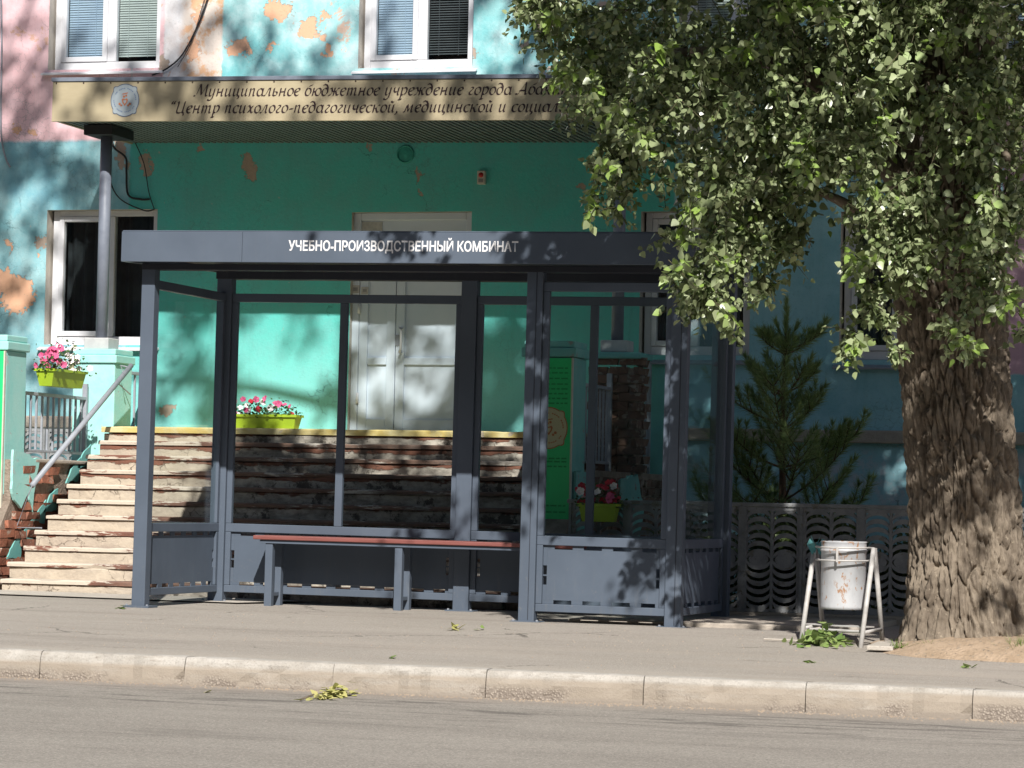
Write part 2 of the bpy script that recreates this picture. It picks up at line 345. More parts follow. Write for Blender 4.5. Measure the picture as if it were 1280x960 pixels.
for i in range(len(xs)-1):
    for j in range(len(zz)-1):
        cx = (xs[i]+xs[i+1])/2; cz = (zz[j]+zz[j+1])/2
        if not any(h[0] < cx < h[1] and h[2] < cz < h[3] for h in hol):
            b.add([(xs[i], YW, zz[j]), (xs[i+1], YW, zz[j]), (xs[i+1], YW, zz[j+1]), (xs[i], YW, zz[j+1])], [(0, 1, 2, 3)])
b.add([(XL, YW, ZB), (XL, YW, ZT), (XL, 38, ZT), (XL, 38, ZB)], [(0, 1, 2, 3)]); b.add([(XR, YW, ZB), (XR, YW, ZT), (XR, 38, ZT), (XR, 38, ZB)], [(0, 1, 2, 3)])
b.add([(XL, 38, ZB), (XL, 38, ZT), (XR, 38, ZT), (XR, 38, ZB)], [(0, 1, 2, 3)])
for h in hol:                                             # reveals
    d = .20; y0 = YW; y1 = YW+d
    for q in ([(h[0], y0, h[2]), (h[0], y1, h[2]), (h[0], y1, h[3]), (h[0], y0, h[3])], [(h[1], y0, h[2]), (h[1], y1, h[2]), (h[1], y1, h[3]), (h[1], y0, h[3])],
              [(h[0], y0, h[3]), (h[1], y0, h[3]), (h[1], y1, h[3]), (h[0], y1, h[3])], [(h[0], y0, h[2]), (h[1], y0, h[2]), (h[1], y1, h[2]), (h[0], y1, h[2])]):
        b.add(q, [(0, 1, 2, 3)], 1)
b.obj('wall', (M_wall, M_reveal), bld)
MB().box(XL-.4, XR+.4, YW-.4, 38.4, ZT, ZT+.25).obj('roof', M_sill, bld)
b = MB(); b.box(W(842, 540).x, XR, YW-.07, YW+.01, W(1000, 553).z, W(1000, 537).z); b.obj('plinth_ledge', M_conc, bld, bevel=.012)
b = MB(); b.box(XL, -11.6, YW-.07, YW+.01, W(50, 535).z, W(50, 520).z); b.obj('plinth_ledge', M_conc, bld, bevel=.012)
def window(h, mull=.47, blind=None, sillz=.04, lower=False):
    x0, x1, z0, z1 = h; wd = x1-x0; yf = YW+.11
    fw = .055
    wo = MB(); wo.box(x0+.02, x0+.02+fw+.01, yf, yf+.07, z0, z1); wo.box(x1-fw-.03, x1-.02, yf, yf+.07, z0, z1)
    wo.box(x0+.02+fw+.01, x1-fw-.03, yf, yf+.07, z0, z0+fw+.03); wo.box(x0+.02+fw+.01, x1-fw-.03, yf, yf+.07, z1-fw, z1)
    fr = wo.obj('window', M_frame, bld, bevel=.006)
    xm = x0+wd*mull
    m = MB(); m.box(xm-.045, xm+.045, yf-.004, yf+.07, z0+fw+.031, z1-fw-.001); m.obj('mullion', M_frame, fr, bevel=.006)
    # opening sash (left light)
    s = MB(); a, c = x0+.02+fw+.012, xm-.046; zl, zh = z0+fw+.032, z1-fw-.002
    s.box(a, a+.05, yf-.014, yf+.05, zl, zh); s.box(c-.05, c, yf-.014, yf+.05, zl, zh); s.box(a+.05, c-.05, yf-.014, yf+.05, zl, zl+.05); s.box(a+.05, c-.05, yf-.014, yf+.05, zh-.05, zh)
    s.obj('sash', M_frame, fr, bevel=.006)
    MB().box(a+.05, c-.05, yf+.02, yf+.026, zl+.05, zh-.05).obj('pane', M_wglass, fr)
    MB().box(xm+.046, x1-fw-.031, yf+.02, yf+.026, zl, zh).obj('pane', M_wglass, fr)
    # room behind
    r = MB(); yb = YW+1.6
    for q in ([(x0-.3, yb, z0-.3), (x1+.3, yb, z0-.3), (x1+.3, yb, z1+.3), (x0-.3, yb, z1+.3)],
              [(x0-.3, yf+.1, z0-.3), (x0-.3, yb, z0-.3), (x0-.3, yb, z1+.3), (x0-.3, yf+.1, z1+.3)], [(x1+.3, yf+.1, z0-.3), (x1+.3, yb, z0-.3), (x1+.3, yb, z1+.3), (x1+.3, yf+.1, z1+.3)],
              [(x0-.3, yf+.1, z0-.3), (x1+.3, yf+.1, z0-.3), (x1+.3, yb, z0-.3), (x0-.3, yb, z0-.3)], [(x0-.3, yf+.1, z1+.3), (x1+.3, yf+.1, z1+.3), (x1+.3, yb, z1+.3), (x0-.3, yb, z1+.3)]):
        r.add(q, [(0, 1, 2, 3)])
    r.obj('dark_interior', M_dark, fr)
    if blind:
        for (xa, xb2, mt, tilt) in ((a+.05, c-.05, blind[0], blind[2]), (xm+.05, x1-fw-.035, blind[1], blind[3])):
            s = MB(); z = zl+.06
            while z < zh-.02:
                t = tilt; s.add([(xa, yf+.065-.011*math.cos(t), z-.011*math.sin(t)), (xb2, yf+.065-.011*math.cos(t), z-.011*math.sin(t)), (xb2, yf+.065+.011*math.cos(t), z+.011*math.sin(t)), (xa, yf+.065+.011*math.cos(t), z+.011*math.sin(t))], [(0, 1, 2, 3)]); z += .0235
            for k in (.25, .75): s.box(xa+(xb2-xa)*k-.002, xa+(xb2-xa)*k+.002, yf+.045, yf+.049, zl+.04, zh)
            o = s.obj('blind', mt, fr); o['kind'] = 'stuff'
    elif True:
        s = MB(); n = 40
        for i in range(n):
            xa = x0+.1+(wd-.2)*i/n; xb2 = x0+.1+(wd-.2)*(i+1)/n
            y = lambda k: yf+.18+.03*math.sin(k*1.3)+.01*math.sin(k*3.1)
            s.add([(xa, y(i), z0+.05), (xb2, y(i+1), z0+.05), (xb2, y(i+1), z1-.05), (xa, y(i), z1-.05)], [(0, 1, 2, 3)])
        s.obj('curtain', M_curt if lower else M_curt2, fr)
    MB().add([(x0-.05, YW-.06, z0-sillz), (x1+.05, YW-.06, z0-sillz), (x1+.05, YW+.12, z0+.012), (x0-.05, YW+.12, z0+.012),
              (x0-.05, YW-.06, z0-sillz-.02), (x1+.05, YW-.06, z0-sillz-.02), (x1+.05, YW+.12, z0-.02), (x0-.05, YW+.12, z0-.02)],
             [(0, 1, 2, 3), (7, 6, 5, 4), (0, 4, 5, 1), (1, 5, 6, 2), (2, 6, 7, 3), (3, 7, 4, 0)]).obj('sill', M_frame if not lower else M_sill, fr, bevel=.004)
    return fr
M_blb = gm('blind_sky_tint', (.42, .52, .62), (.36, .46, .58), 3, .5, .02); M_bld = gm('blind_dark', (.10, .11, .115), (.07, .08, .085), 3, .5, .02)  # blue slats: sky reflection of the left panes put into their colour
window(wins[0], .53, (M_blb, M_blind, 1.2, 1.15)); window(wins[1], .53, (M_blb, M_bld, 1.25, .7)); window(wins[2], .53, (M_blind, M_bld, 1.1, 1.)); window(wins[3], .53, (M_blb, M_blind, 1.1, 1.)); window(wins[4], .53, (M_blb, M_blind, 1.1, 1.))
window(wins[5], .54, None, .04, False); window(wins[6], .47, None, .07, True); window(wins[7], .55, None, .07, True); window(wins[8], .5, None, .07, True)
# door
M_door = gm('pale_grey_door_plastic', (.60, .67, .76), (.54, .62, .71), 2, .4, .05, 60)
x0, x1, z0, z1 = door; yd = YW+.06
dr = MB()
dr.box(x0, x0+.07, yd, yd+.08, z0, z1); dr.box(x1-.07, x1, yd, yd+.08, z0, z1); dr.box(x0+.07, x1-.07, yd, yd+.08, z1-.07, z1); dr.box(x0+.07, x1-.07, yd, yd+.08, 3.30, 3.37)
dr.box(x0+.07, x1-.07, yd, yd+.08, z0, z0+.03)
df = dr.obj('door', M_door, bld, bevel=.008)
MB().box(x0+.07, x1-.07, yd+.04, yd+.06, 3.37, z1-.07).obj('transom_panel', M_door, df)
xm = W(491, 450).x
def leaf(a, c):
    z_0, z_1 = z0+.035, 3.295; fw = .085; zr_ = W(500, 451).z
    L = MB(); L.box(a, a+fw, yd+.005, yd+.065, z_0, z_1); L.box(c-fw, c, yd+.005, yd+.065, z_0, z_1)
    for q0, q1 in ((z_0, z_0+.11), (zr_-.035, zr_+.035), (z_1-.09, z_1)): L.box(a+fw, c-fw, yd+.005, yd+.065, q0, q1)
    L.obj('door_frame', M_door, df, bevel=.006)
    for q0, q1 in ((z_0+.11, zr_-.035), (zr_+.035, z_1-.09)): MB().box(a+fw, c-fw, yd+.028, yd+.05, q0, q1).obj('door_panel', M_door, df)
leaf(x0+.073, xm-.003); leaf(xm+.003, x1-.073)
hx = xm+.06; ha, hb = W(500, 440).z, W(500, 410).z
MB().tube([(hx, yd+.01, ha), (hx, yd-.05, ha), (hx+.015, yd-.06, ha+.03), (hx+.015, yd-.06, hb-.03), (hx, yd-.05, hb), (hx, yd+.01, hb)], .012, 8).obj('handle', M_frame, df, smooth=True)
MB().box(hx-.06, hx-.02, yd-.004, yd+.006, ha+.06, hb-.06).obj('lock_plate', M_sill, df, bevel=.003)
for zz_ in (W(440, 385).z, W(440, 497).z): MB().tube([(x0+.075, yd-.012, zz_-.05), (x0+.075, yd-.012, zz_+.05)], .014, 8).obj('hinge', M_frame, df, smooth=True)
M_print = flat('grey_print', (.25, .25, .25)); M_paper = gm('paper_notice', (.50, .50, .48), (.38, .38, .37), 30, .8, .05)
a = W(443, 292); c = W(474, 276); MB().box(a.x, c.x, yd+.032, yd+.038, a.z, c.z).obj('poster', M_paper, df)
for k, (p0, p1, q0, q1) in enumerate(((437, 447, 356, 366), (449, 458, 358, 367))):
    a = W(p0, q1); c = W(p1, q0); MB().box(a.x, c.x, yd-.003, yd+.001, a.z, c.z).obj('sticker', M_paper, df)
    MB().box(a.x+.015, c.x-.015, yd-.005, yd-.003, a.z+.02, c.z-.02).obj('sticker_print', M_print, df)
# wall fittings
M_white = gm('yellowed_white_plastic', (.62, .58, .50), None, 8, .5, .1); M_red = flat('red_plastic', (.45, .03, .03), .4); M_blk = flat('black_rubber', (.02, .02, .022), .6)
a = W(598, 231); c = W(608, 214)
t = empty('alarm_sounder', (a.x, YW, a.z), 'small white wall box with a red round light under the canopy', 'alarm')
MB().box(a.x, c.x, YW-.05, YW-.001, a.z, c.z).obj('case', M_white, t, bevel=.006)
MB().lathe((0, 0, 0), [(0, .012), (.018, .010), (.024, 0)], 16).obj('lamp', M_red, t, smooth=True).matrix_local = Matrix.Translation(Vector(((c.x-a.x)/2, -.05, (c.z-a.z)*.68)))@Matrix.Rotation(R(90), 4, 'X')
t.children[1].data.transform(Matrix.Translation(OFF[t.name]))
MB().box(a.x+.015, c.x-.015, YW-.053, YW-.0501, a.z+.02, a.z+.05).obj('grille', M_print, t)
q = W(507, 193); b = MB()
n = 28; ring = [(q.x+.078*math.cos(2*math.pi*k/n), q.z+.078*math.sin(2*math.pi*k/n)) for k in range(n)]
M_wallgreen = gm('green_painted_metal', (.05, .40, .34), (.03, .25, .21), 10, .6, .3)
b.tube([(x, YW-.006, z) for x, z in ring+ring[:2]], .009, 6)
vt = b.obj('vent_cover', M_wallgreen, None, smooth=True, label='round painted-over vent cover on the green wall above the door', cat='vent')
d = MB(); v = [(q.x, YW-.012, q.z)]+[(q.x+.07*math.cos(2*math.pi*k/n), YW-.004, q.z+.07*math.sin(2*math.pi*k/n)) for k in range(n)]
d.add(v, [(0, k+1, (k+1) % n+1) for k in range(n)]); d.obj('disc', M_wallgreen, vt)

# cables
def cable(pts, r, label, name='cable', mt=None):
    P3 = [Vector(p) for p in pts]; out = []
    for i in range(len(P3)-1):
        p0, p1, p2, p3 = P3[max(i-1, 0)], P3[i], P3[i+1], P3[min(i+2, len(P3)-1)]
        for k in range(6):
            t_ = k/6; out.append(.5*((2*p1)+(p2-p0)*t_+(2*p0-5*p1+4*p2-p3)*t_*t_+(3*p1-p0-3*p2+p3)*t_**3))
    out.append(P3[-1]); return MB().tube(out, r, 6).obj(name, mt or M_blk, None, smooth=True, label=label, cat='cable')
wy = lambda px, py, dy=.03: P(px, py, YW-dy)
cable([wy(140, 172), wy(143, 185), wy(157, 197), wy(158, 215), wy(160, 243), wy(175, 249), wy(187, 249)], .011, 'thick black cable dropping behind the canopy pole and bending right')
cable([wy(136, 200), wy(139, 230), wy(152, 250), wy(180, 263), wy(192, 262)], .007, 'thin black cable sagging from the canopy pole to the window corner')
cable([wy(168, 176), wy(180, 205), wy(186, 240), wy(193, 262)], .005, 'thin straight wire running down the green wall beside the peeled patch')
cable([wy(262, -10), wy(248, 30), wy(228, 68), wy(208, 86), wy(190, 94)], .008, 'dark cable crossing the pale wall from the top edge to the canopy')
cable([wy(258, -10), wy(240, 50), wy(222, 84)], .004, 'thin wire beside the cable at the peeled pale band')
cable([wy(1, -20), wy(2, 60), wy(1, 150), wy(3, 180), wy(8, 200), wy(13, 209)], .010, 'grey conduit with a loose end at the left edge of the pink wall', 'conduit', M_sill)

# ------------------------------------------------------------------ canopy
M_gold = gm('brushed_gold_sheet', (.50, .43, .29), (.44, .375, .25), 2.5, .42, .05, 80, metal=.15, stretch=(1, 1, 3))
M_flash = gm('grey_flashing', (.20, .23, .29), (.15, .17, .21), 6, .5, .1)
M_cor = gm('grey_corrugated_sheet', (.20, .235, .23), (.15, .18, .18), 6, .6, .1)
M_ink = flat('dark_brown_lettering', (.035, .018, .02), .5)
LX, RX, FY = P(65, 125, 25.1).x, P(836, 130, 25.1).x, 25.1
zb0, zt0 = 4.494, 4.886
cn = empty('canopy', (LX, FY, zb0), 'entrance canopy with a gold signboard fascia and grey ribbed soffit', 'canopy')
MB().box(LX, RX, FY, FY+.03, zb0, zt0-.032).obj('signboard', M_gold, cn, bevel=.003)
MB().box(LX-.012, RX+.012, FY-.012, YW-.01, zt0-.030, zt0+.006).obj('flashing', M_flash, cn, bevel=.004)
b = MB(); b.box(LX, LX+.03, FY+.031, YW-.01, zb0+.01, zt0-.031); b.box(RX-.03, RX, FY+.031, YW-.01, zb0+.01, zt0-.031); b.obj('side_panel', M_gold, cn)['kind'] = 'stuff'
b = MB(); nr = int((RX-LX-.1)/.062)
for i in range(nr):
    x = LX+.05+i*.062
    b.box(x, x+.030, FY+.035, YW-.012, zb0+.018, zb0+.045); b.box(x+.030, x+.062, FY+.035, YW-.012, zb0+.036, zb0+.046)
o = b.obj('soffit_ribs', M_cor, cn); o['kind'] = 'stuff'
for px in range(70, 700, 34): 
    q = P(px, 106, FY); MB().lathe((0, 0, 0), [(0, .004), (.006, .003), (.008, 0)], 6).obj('screw', M_ink, cn).matrix_local = Matrix.Translation(Vector((q.x-LX, -.002, zt0-zb0-.045)))@Matrix.Rotation(R(90), 4, 'X')
for ch in cn.children:
    if ch.name.startswith('screw'): ch.data.transform(Matrix.Translation(OFF[cn.name]))
def text_obj(s, name, mat, parent, x0, x1, zlo, zhi, y, shear=0., off=0., depth=.001, sp=1.0):
    cu = bpy.data.curves.new(name, 'FONT'); cu.body = s; cu.size = 1; cu.shear = shear; cu.offset = off; cu.resolution_u = 3; cu.space_character = sp
    to = bpy.data.objects.new(name, cu); COL.objects.link(to)
    dg = bpy.context.evaluated_depsgraph_get(); me = bpy.data.meshes.new_from_object(to.evaluated_get(dg)); bpy.data.objects.remove(to)
    co = np.zeros(len(me.vertices)*3); me.vertices.foreach_get('co', co); co = co.reshape(-1, 3)
    X0, X1 = co[:, 0].min(), co[:, 0].max(); Y0, Y1 = co[:, 1].min(), co[:, 1].max(); of = OFF[parent.name]
    nc = np.stack([x0+(co[:, 0]-X0)/(X1-X0)*(x1-x0)-of.x, np.full(len(co), y-of.y), zlo+(co[:, 1]-Y0)/(Y1-Y0)*(zhi-zlo)-of.z], 1)
    me.vertices.foreach_set('co', nc.ravel()); me.materials.clear(); me.materials.append(mat); me.update(); me.name = name
    o = bpy.data.objects.new(name, me); COL.objects.link(o); o.parent = parent; OFF[o.name] = of; return o
def szx(px, Y=25.1): return P(px, 125, Y).x
k_ = .0205
def Arc(cx, cy, rx, ry, a0, a1, n=10): return [(cx+rx*math.cos(R(a0+(a1-a0)*i/n)), cy+ry*math.sin(R(a0+(a1-a0)*i/n))) for i in range(n+1)]
_o = Arc(.38, .5, .36, .5, 100, 460, 14); _c = Arc(.40, .5, .38, .5, 50, 320, 10); _foot = lambda x: [(x, .22), (x+.05, .04), (x+.15, .0), (x+.27, .14)]
_n1 = [(-.02, .86), (.10, 1.0), (.14, .9), (.14, 0)]; _hump = lambda x: [(x, .62), (x+.16, .88), (x+.34, 1.0), (x+.46, .92), (x+.48, .75)]
_u = [(-.02, .86), (.08, 1.), (.12, .88), (.12, .3), (.18, .06), (.34, .0), (.52, .18), (.62, .42)]
GL = {'а': (1.0, [_o, [(.74, 1.)]+_foot(.74)]), 'о': (.82, [_o]), 'е': (.78, [[(.06, .46), (.45, .56), (.66, .74), (.58, .96), (.40, 1.)]+Arc(.40, .5, .36, .5, 95, 310, 9)]), 'с': (.72, [_c]),
 'и': (1.0, [_u, [(.66, 1.)]+_foot(.66)]), 'й': (1.0, [_u, [(.66, 1.)]+_foot(.66), [(.22, 1.48), (.36, 1.32), (.52, 1.34), (.64, 1.50)]]), 'н': (1.05, [_n1, [(.14, .50), (.72, .56)], [(.72, 1.)]+_foot(.72)]),
 'п': (1.0, [_n1, _hump(.14)+_foot(.62)]), 'т': (1.48, [_n1, _hump(.14)+[(.62, 0)], [(x+.48, y) for x, y in _hump(.14)]+_foot(1.10)]), 'р': (.94, [[(-.04, .86), (.10, 1.02), (.14, .9), (.14, -.58)], [(-.04, -.58), (.32, -.56)], [(.14, .68), (.36, .98), (.60, 1.), (.78, .76), (.76, .4), (.58, .08), (.34, .0), (.14, .16)]]),
 'у': (.95, [_u, [(.68, 1.), (.68, .2), (.62, -.3), (.40, -.58), (.12, -.56), (.04, -.42)]]), 'ц': (1.02, [_u[:-1]+[(.66, .3)], [(.66, 1.)]+_foot(.66), [(.90, .06), (.94, -.14), (.86, -.34)]]), 'ч': (.92, [[(-.02, .88), (.10, 1.), (.12, .6), (.24, .42), (.44, .42), (.64, .56)], [(.66, 1.)]+_foot(.66)]),
 'л': (.94, [[(-.08, .06), (.06, .0), (.20, .3), (.40, 1.), (.60, 1.)], [(.60, 1.)]+_foot(.60)]), 'м': (1.28, [[(-.06, .06), (.08, .02), (.24, .94), (.30, 1.), (.50, .12), (.88, 1.)], [(.90, 1.)]+_foot(.90)]), 'ь': (.78, [[(-.02, .86), (.10, 1.), (.12, .1), (.34, 0), (.58, .10), (.64, .34), (.48, .56), (.14, .54)]]),
 'ю': (1.22, [_n1, [(.14, .52), (.44, .52)], [(x+.42, y) for x, y in _o]]), 'б': (.84, [_o, [(.05, .55), (.12, 1.0), (.38, 1.28), (.70, 1.38), (.78, 1.56)]]), 'г': (.70, [[(.04, .78), (.22, 1.), (.46, .98), (.50, .80), (.30, .55), (.12, .30), (.20, .04), (.44, .02), (.60, .16)]]),
 'д': (.92, [_o, [(.74, .6), (.66, 1.05), (.42, 1.42), (.10, 1.50), (.04, 1.36)]]), 'ж': (1.36, [[(.62, 1.), (.62, 0)], [(.02, .94), (.20, .98), (.36, .56), (.60, .52), (.90, .62), (1.06, .98), (1.22, .94)], [(.0, .04), (.16, .04), (.38, .50)], [(.84, .52), (1.02, .08), (1.24, .08)]]),
 'к': (.98, [_n1, [(.14, .46), (.44, .60), (.70, .98), (.84, .92)], [(.40, .56), (.62, .10), (.76, .0), (.94, .12)]]), 'х': (.90, [[(.0, .9), (.16, 1.), (.30, .8), (.52, .16), (.68, .0), (.84, .12)], [(.80, .96), (.62, .9), (.20, .08), (.02, .04)]]), 'щ': (1.5, [_u, [(.62, 1.), (.62, .3), (.70, .04), (.88, .04), (1.10, .36)], [(1.12, 1.)]+_foot(1.12), [(1.36, .06), (1.40, -.14), (1.30, -.34)]]),
 'М': (1.75, [[(-.14, .10), (.0, .0), (.20, .3), (.46, 1.56)], [(.30, 1.52), (.48, 1.58), (.84, .20), (1.38, 1.56)], [(1.36, 1.58), (1.44, .2), (1.52, .02), (1.70, .08)]]), 'Ц': (1.42, [[(.02, 1.40), (.20, 1.56), (.24, 1.3), (.20, .2), (.36, .02), (.70, .02), (1.02, .2)], [(1.06, 1.56), (1.02, .12), (1.20, .0), (1.24, -.3), (.98, -.42)]]),
 'А': (1.36, [[(-.16, .12), (.0, .0), (.22, .16), (.84, 1.60)], [(.84, 1.60), (1.04, .14), (1.14, .0), (1.32, .1)], [(.26, .52), (.98, .52)]]), '-': (.62, [[(.08, .48), (.50, .52)]]), ',': (.42, [[(.14, .10), (.20, -.06), (.04, -.32)]]), '“': (.74, [[(.28, 1.62), (.14, 1.4), (.20, 1.24)], [(.58, 1.62), (.44, 1.4), (.50, 1.24)]]), '”': (.70, [[(.20, 1.56), (.26, 1.4), (.10, 1.22)], [(.50, 1.56), (.56, 1.4), (.40, 1.22)]]), ' ': (.50, [])}
def pen_text(s, name, mat, parent, x0, x1, zb, xh, y, slant=.24, nib=.112):
    """lettering written with a broad pen held at 38 degrees"""
    tot = sum(GL[c][0]+.10 for c in s); k = (x1-x0)/tot; b = MB(); cx = 0; nx, nz = nib*math.cos(R(38)), nib*math.sin(R(38)); lay = 0
    for c in s:
        adv, st_ = GL[c]
        for ln in st_:
            for i in range(len(ln)-1):
                (ax, az), (bx, bz) = ln[i], ln[i+1]; d = math.hypot(bx-ax, bz-az) or 1; ex, ez = (bx-ax)/d*.022, (bz-az)/d*.022
                if abs(ex*nz-ez*nx) < .0016: px_, pz_ = -ez*1.3, ex*1.3
                else: px_, pz_ = 0, 0
                ax -= ex; az -= ez; bx += ex; bz += ez; lay = (lay+1) % 7
                v = [(ax-nx-px_, az-nz-pz_), (ax+nx+px_, az+nz+pz_), (bx+nx+px_, bz+nz+pz_), (bx-nx-px_, bz-nz-pz_)]
                b.add([(x0+(cx+x+slant*z)*k, y-.0004*lay, zb+z*xh) for x, z in v], [(0, 1, 2, 3)])
        cx += adv+.10
    o = b.obj(name, mat, parent); o['kind'] = 'stuff'
pen_text('Муниципальное бюджетное учреждение города Абакана', 'lettering', M_ink, cn, szx(243), szx(722), zb0+.222, .066, FY-.0015)
pen_text('“Центр психолого-педагогической, медицинской и социальной помощи”', 'lettering', M_ink, cn, szx(211), szx(822), zb0+.072, .066, FY-.0015)
# round badge with a small figure, its ring lettering too small to read
M_badge = flat('badge_blue_grey', (.36, .42, .46), .5); M_bline = flat('badge_outline', (.10, .13, .20), .5); M_borg = flat('badge_orange', (.50, .17, .07), .5); M_cream = flat('badge_cream', (.62, .55, .34), .5); M_brng = flat('badge_ring_print', (.16, .22, .36), .5)
def badge(parent, cx, cz, r, y, base, line, fig, ring):
    def shape(rr, yy):
        pts = []
        for k in range(64):
            a = 2*math.pi*k/64; c, s = math.cos(a), math.sin(a); q = max(abs(c), abs(s)); sq = .84/q
            pts.append((cx+rr*c*max(1., min(sq, 1.14)) if sq > 1.04 else cx+rr*c, yy, cz+(rr*1.08*s*max(1., min(sq, 1.12)) if sq > 1.04 else rr*1.08*s)))
        return pts
    for rr, dy, mt, nm in ((r, .0015, line, 'badge'), (r*.95, .003, base, 'badge_face')):
        p = shape(rr, y-dy); MB().add(p, [tuple(range(64))]).obj(nm, mt, parent)
    b = MB()
    for k in range(40):
        a = 2*math.pi*k/40
        if .8 < k % 20/20 < .95 or k % 5 == 4: continue
        for r0, r1 in ((.74, .80),): 
            a2 = a+.11; b.add([(cx+r*r0*math.cos(a), y-.0045, cz+r*r0*math.sin(a)), (cx+r*r1*math.cos(a), y-.0045, cz+r*r1*math.sin(a)), (cx+r*r1*math.cos(a2), y-.0045, cz+r*r1*math.sin(a2)), (cx+r*r0*math.cos(a2), y-.0045, cz+r*r0*math.sin(a2))], [(0, 1, 2, 3)])
    b.obj('badge_ring', ring, parent)
    b = MB(); f = lambda pts: b.add([(cx+x*r, y-.005, cz+z*r) for x, z in pts], [tuple(range(len(pts)))])
    hh = [(0, -.38), (.16, -.15), (.22, .02), (.14, .13), (0, .05), (-.14, .13), (-.22, .02), (-.16, -.15)]
    inn = [(x*.55, z*.55-.04) for x, z in hh]
    for i in range(8): f([hh[i], hh[(i+1) % 8], inn[(i+1) % 8], inn[i]])
    for ox, oz, q in ((-.07, .24, .08), (.09, .30, .07), (-.36, -.24, .08), (.36, -.24, .08), (-.24, -.34, .07), (.24, -.34, .07)): f([(ox+q*math.cos(a*math.pi/4), oz+q*math.sin(a*math.pi/4)) for a in range(8)])
    f([(-.2, .42), (.18, .50), (.22, .45), (-.16, .37)])
    b.obj('badge_figure', fig, parent)
q = P(156, 126, FY); badge(cn, q.x, zb0+.19, .138, FY-.001, M_badge, M_bline, M_borg, M_brng)
cn.rotation_euler = (0, .0125, 0)
# poles carrying the canopy
M_pole = gm('grey_blue_pole_paint', (.20, .225, .28), (.16, .18, .23), 8, .5, .15, spots=(.10, .08, .07), sth=.7)
M_cap = gm('pale_concrete_block', (.50, .50, .50), (.42, .42, .43), 8, .9, .4)
def pole(px, lab, ztop):
    q = P(px, 400, 25.6); x = q.x; y = 25.6
    t = empty('canopy_pole', (x, y, 2.46), lab, 'pole', 'poles holding up the entrance canopy')
    MB().tube([(x, y, 2.565), (x, y, ztop-.09)], .054, 16).obj('shaft', M_pole, t, smooth=True)
    MB().box(x-.12, x+.12, y-.12, y+.12, 2.46, 2.565).obj('base_block', M_cap, t, bevel=.008)
    MB().box(x-.14, x+.14, y-.2, y+.3, ztop-.09, ztop).obj('beam_end', M_blk, t, bevel=.004)
pole(127.5, 'grey canopy pole on the whole turquoise pillar left of the stairs', 4.50)
pole(772, 'grey canopy pole on the broken brick pillar right of the stairs', 4.44)

# ------------------------------------------------------------------ stairs
g = G('worn_step_paint')
fr_ = g.m('FRACT', g.m('DIVIDE', g.m('SUBTRACT', g.z, .305), .1318))
n1 = g.noise(5.5, 8, .72, g.vmul(g.pos, (1, 1, 2.2))); n2 = g.noise(2.2, 7, .7, g.vmul(g.pos, (1, 1, 3)))
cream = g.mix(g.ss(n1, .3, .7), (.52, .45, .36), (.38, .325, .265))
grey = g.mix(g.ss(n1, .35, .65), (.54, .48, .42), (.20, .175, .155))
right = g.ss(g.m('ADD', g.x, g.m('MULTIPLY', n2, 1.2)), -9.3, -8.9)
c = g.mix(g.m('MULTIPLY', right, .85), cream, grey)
brn = g.mix(g.ss(n1, .4, .7), (.21, .085, .055), (.14, .06, .042))
th = g.m('ADD', fr_, g.m('MULTIPLY', g.m('SUBTRACT', n2, .5), 1.5))
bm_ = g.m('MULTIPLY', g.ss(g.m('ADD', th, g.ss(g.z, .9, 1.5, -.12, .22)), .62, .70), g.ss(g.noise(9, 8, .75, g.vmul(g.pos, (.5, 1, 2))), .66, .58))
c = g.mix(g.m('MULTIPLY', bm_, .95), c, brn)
c = g.mix(g.m('MULTIPLY', g.ss(g.noise(4.3, 8, .75), .53, .59), g.m('MULTIPLY', right, .85)), c, (.06, .05, .044))  # black staining, made heavier to carry shade on the right-hand steps
vv = g.vadd(g.pos, g.vmul(g.noise(7, 5, .6, out=1), (.18, .18, .18)))
ck = g.m('MULTIPLY', g.ss(g.vor(5.5, 'DISTANCE_TO_EDGE', vv), .014, .005), g.ss(g.noise(2.4, 3), .50, .60)); c = g.mix(g.m('MULTIPLY', ck, .7), c, (.10, .075, .06))
h = g.m('ADD', g.noise(34, 7, .7), g.m('MULTIPLY', g.m('SUBTRACT', bm_, ck), .8))
M_step = g.done(g.bsdf(c, .9, g.bump(h, .8, .012), .2))
g = G('worn_brown_nosing')
n1 = g.noise(4.5, 8, .72, g.vmul(g.pos, (1, 1, 2.5))); n2 = g.noise(1.6, 7, .7, g.vmul(g.pos, (1, 1, 6)))
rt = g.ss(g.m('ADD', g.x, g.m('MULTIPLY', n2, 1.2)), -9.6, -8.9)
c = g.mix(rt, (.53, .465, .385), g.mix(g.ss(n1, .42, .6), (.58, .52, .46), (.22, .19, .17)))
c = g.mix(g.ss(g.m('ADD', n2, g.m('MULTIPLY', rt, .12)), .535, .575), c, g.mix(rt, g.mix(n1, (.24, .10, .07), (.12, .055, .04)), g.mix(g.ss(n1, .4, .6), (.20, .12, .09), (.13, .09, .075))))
M_nose = g.done(g.bsdf(c, .85, g.bump(g.noise(34, 7, .7), .7, .008), .25))
st = empty('staircase', (-8.7, 22.9, .3), 'wide worn concrete entrance staircase with peeling brown paint', 'staircase')
SXL, SXR, SY, RZ, TD = -10.92, -6.62, 22.9, .1318, .23
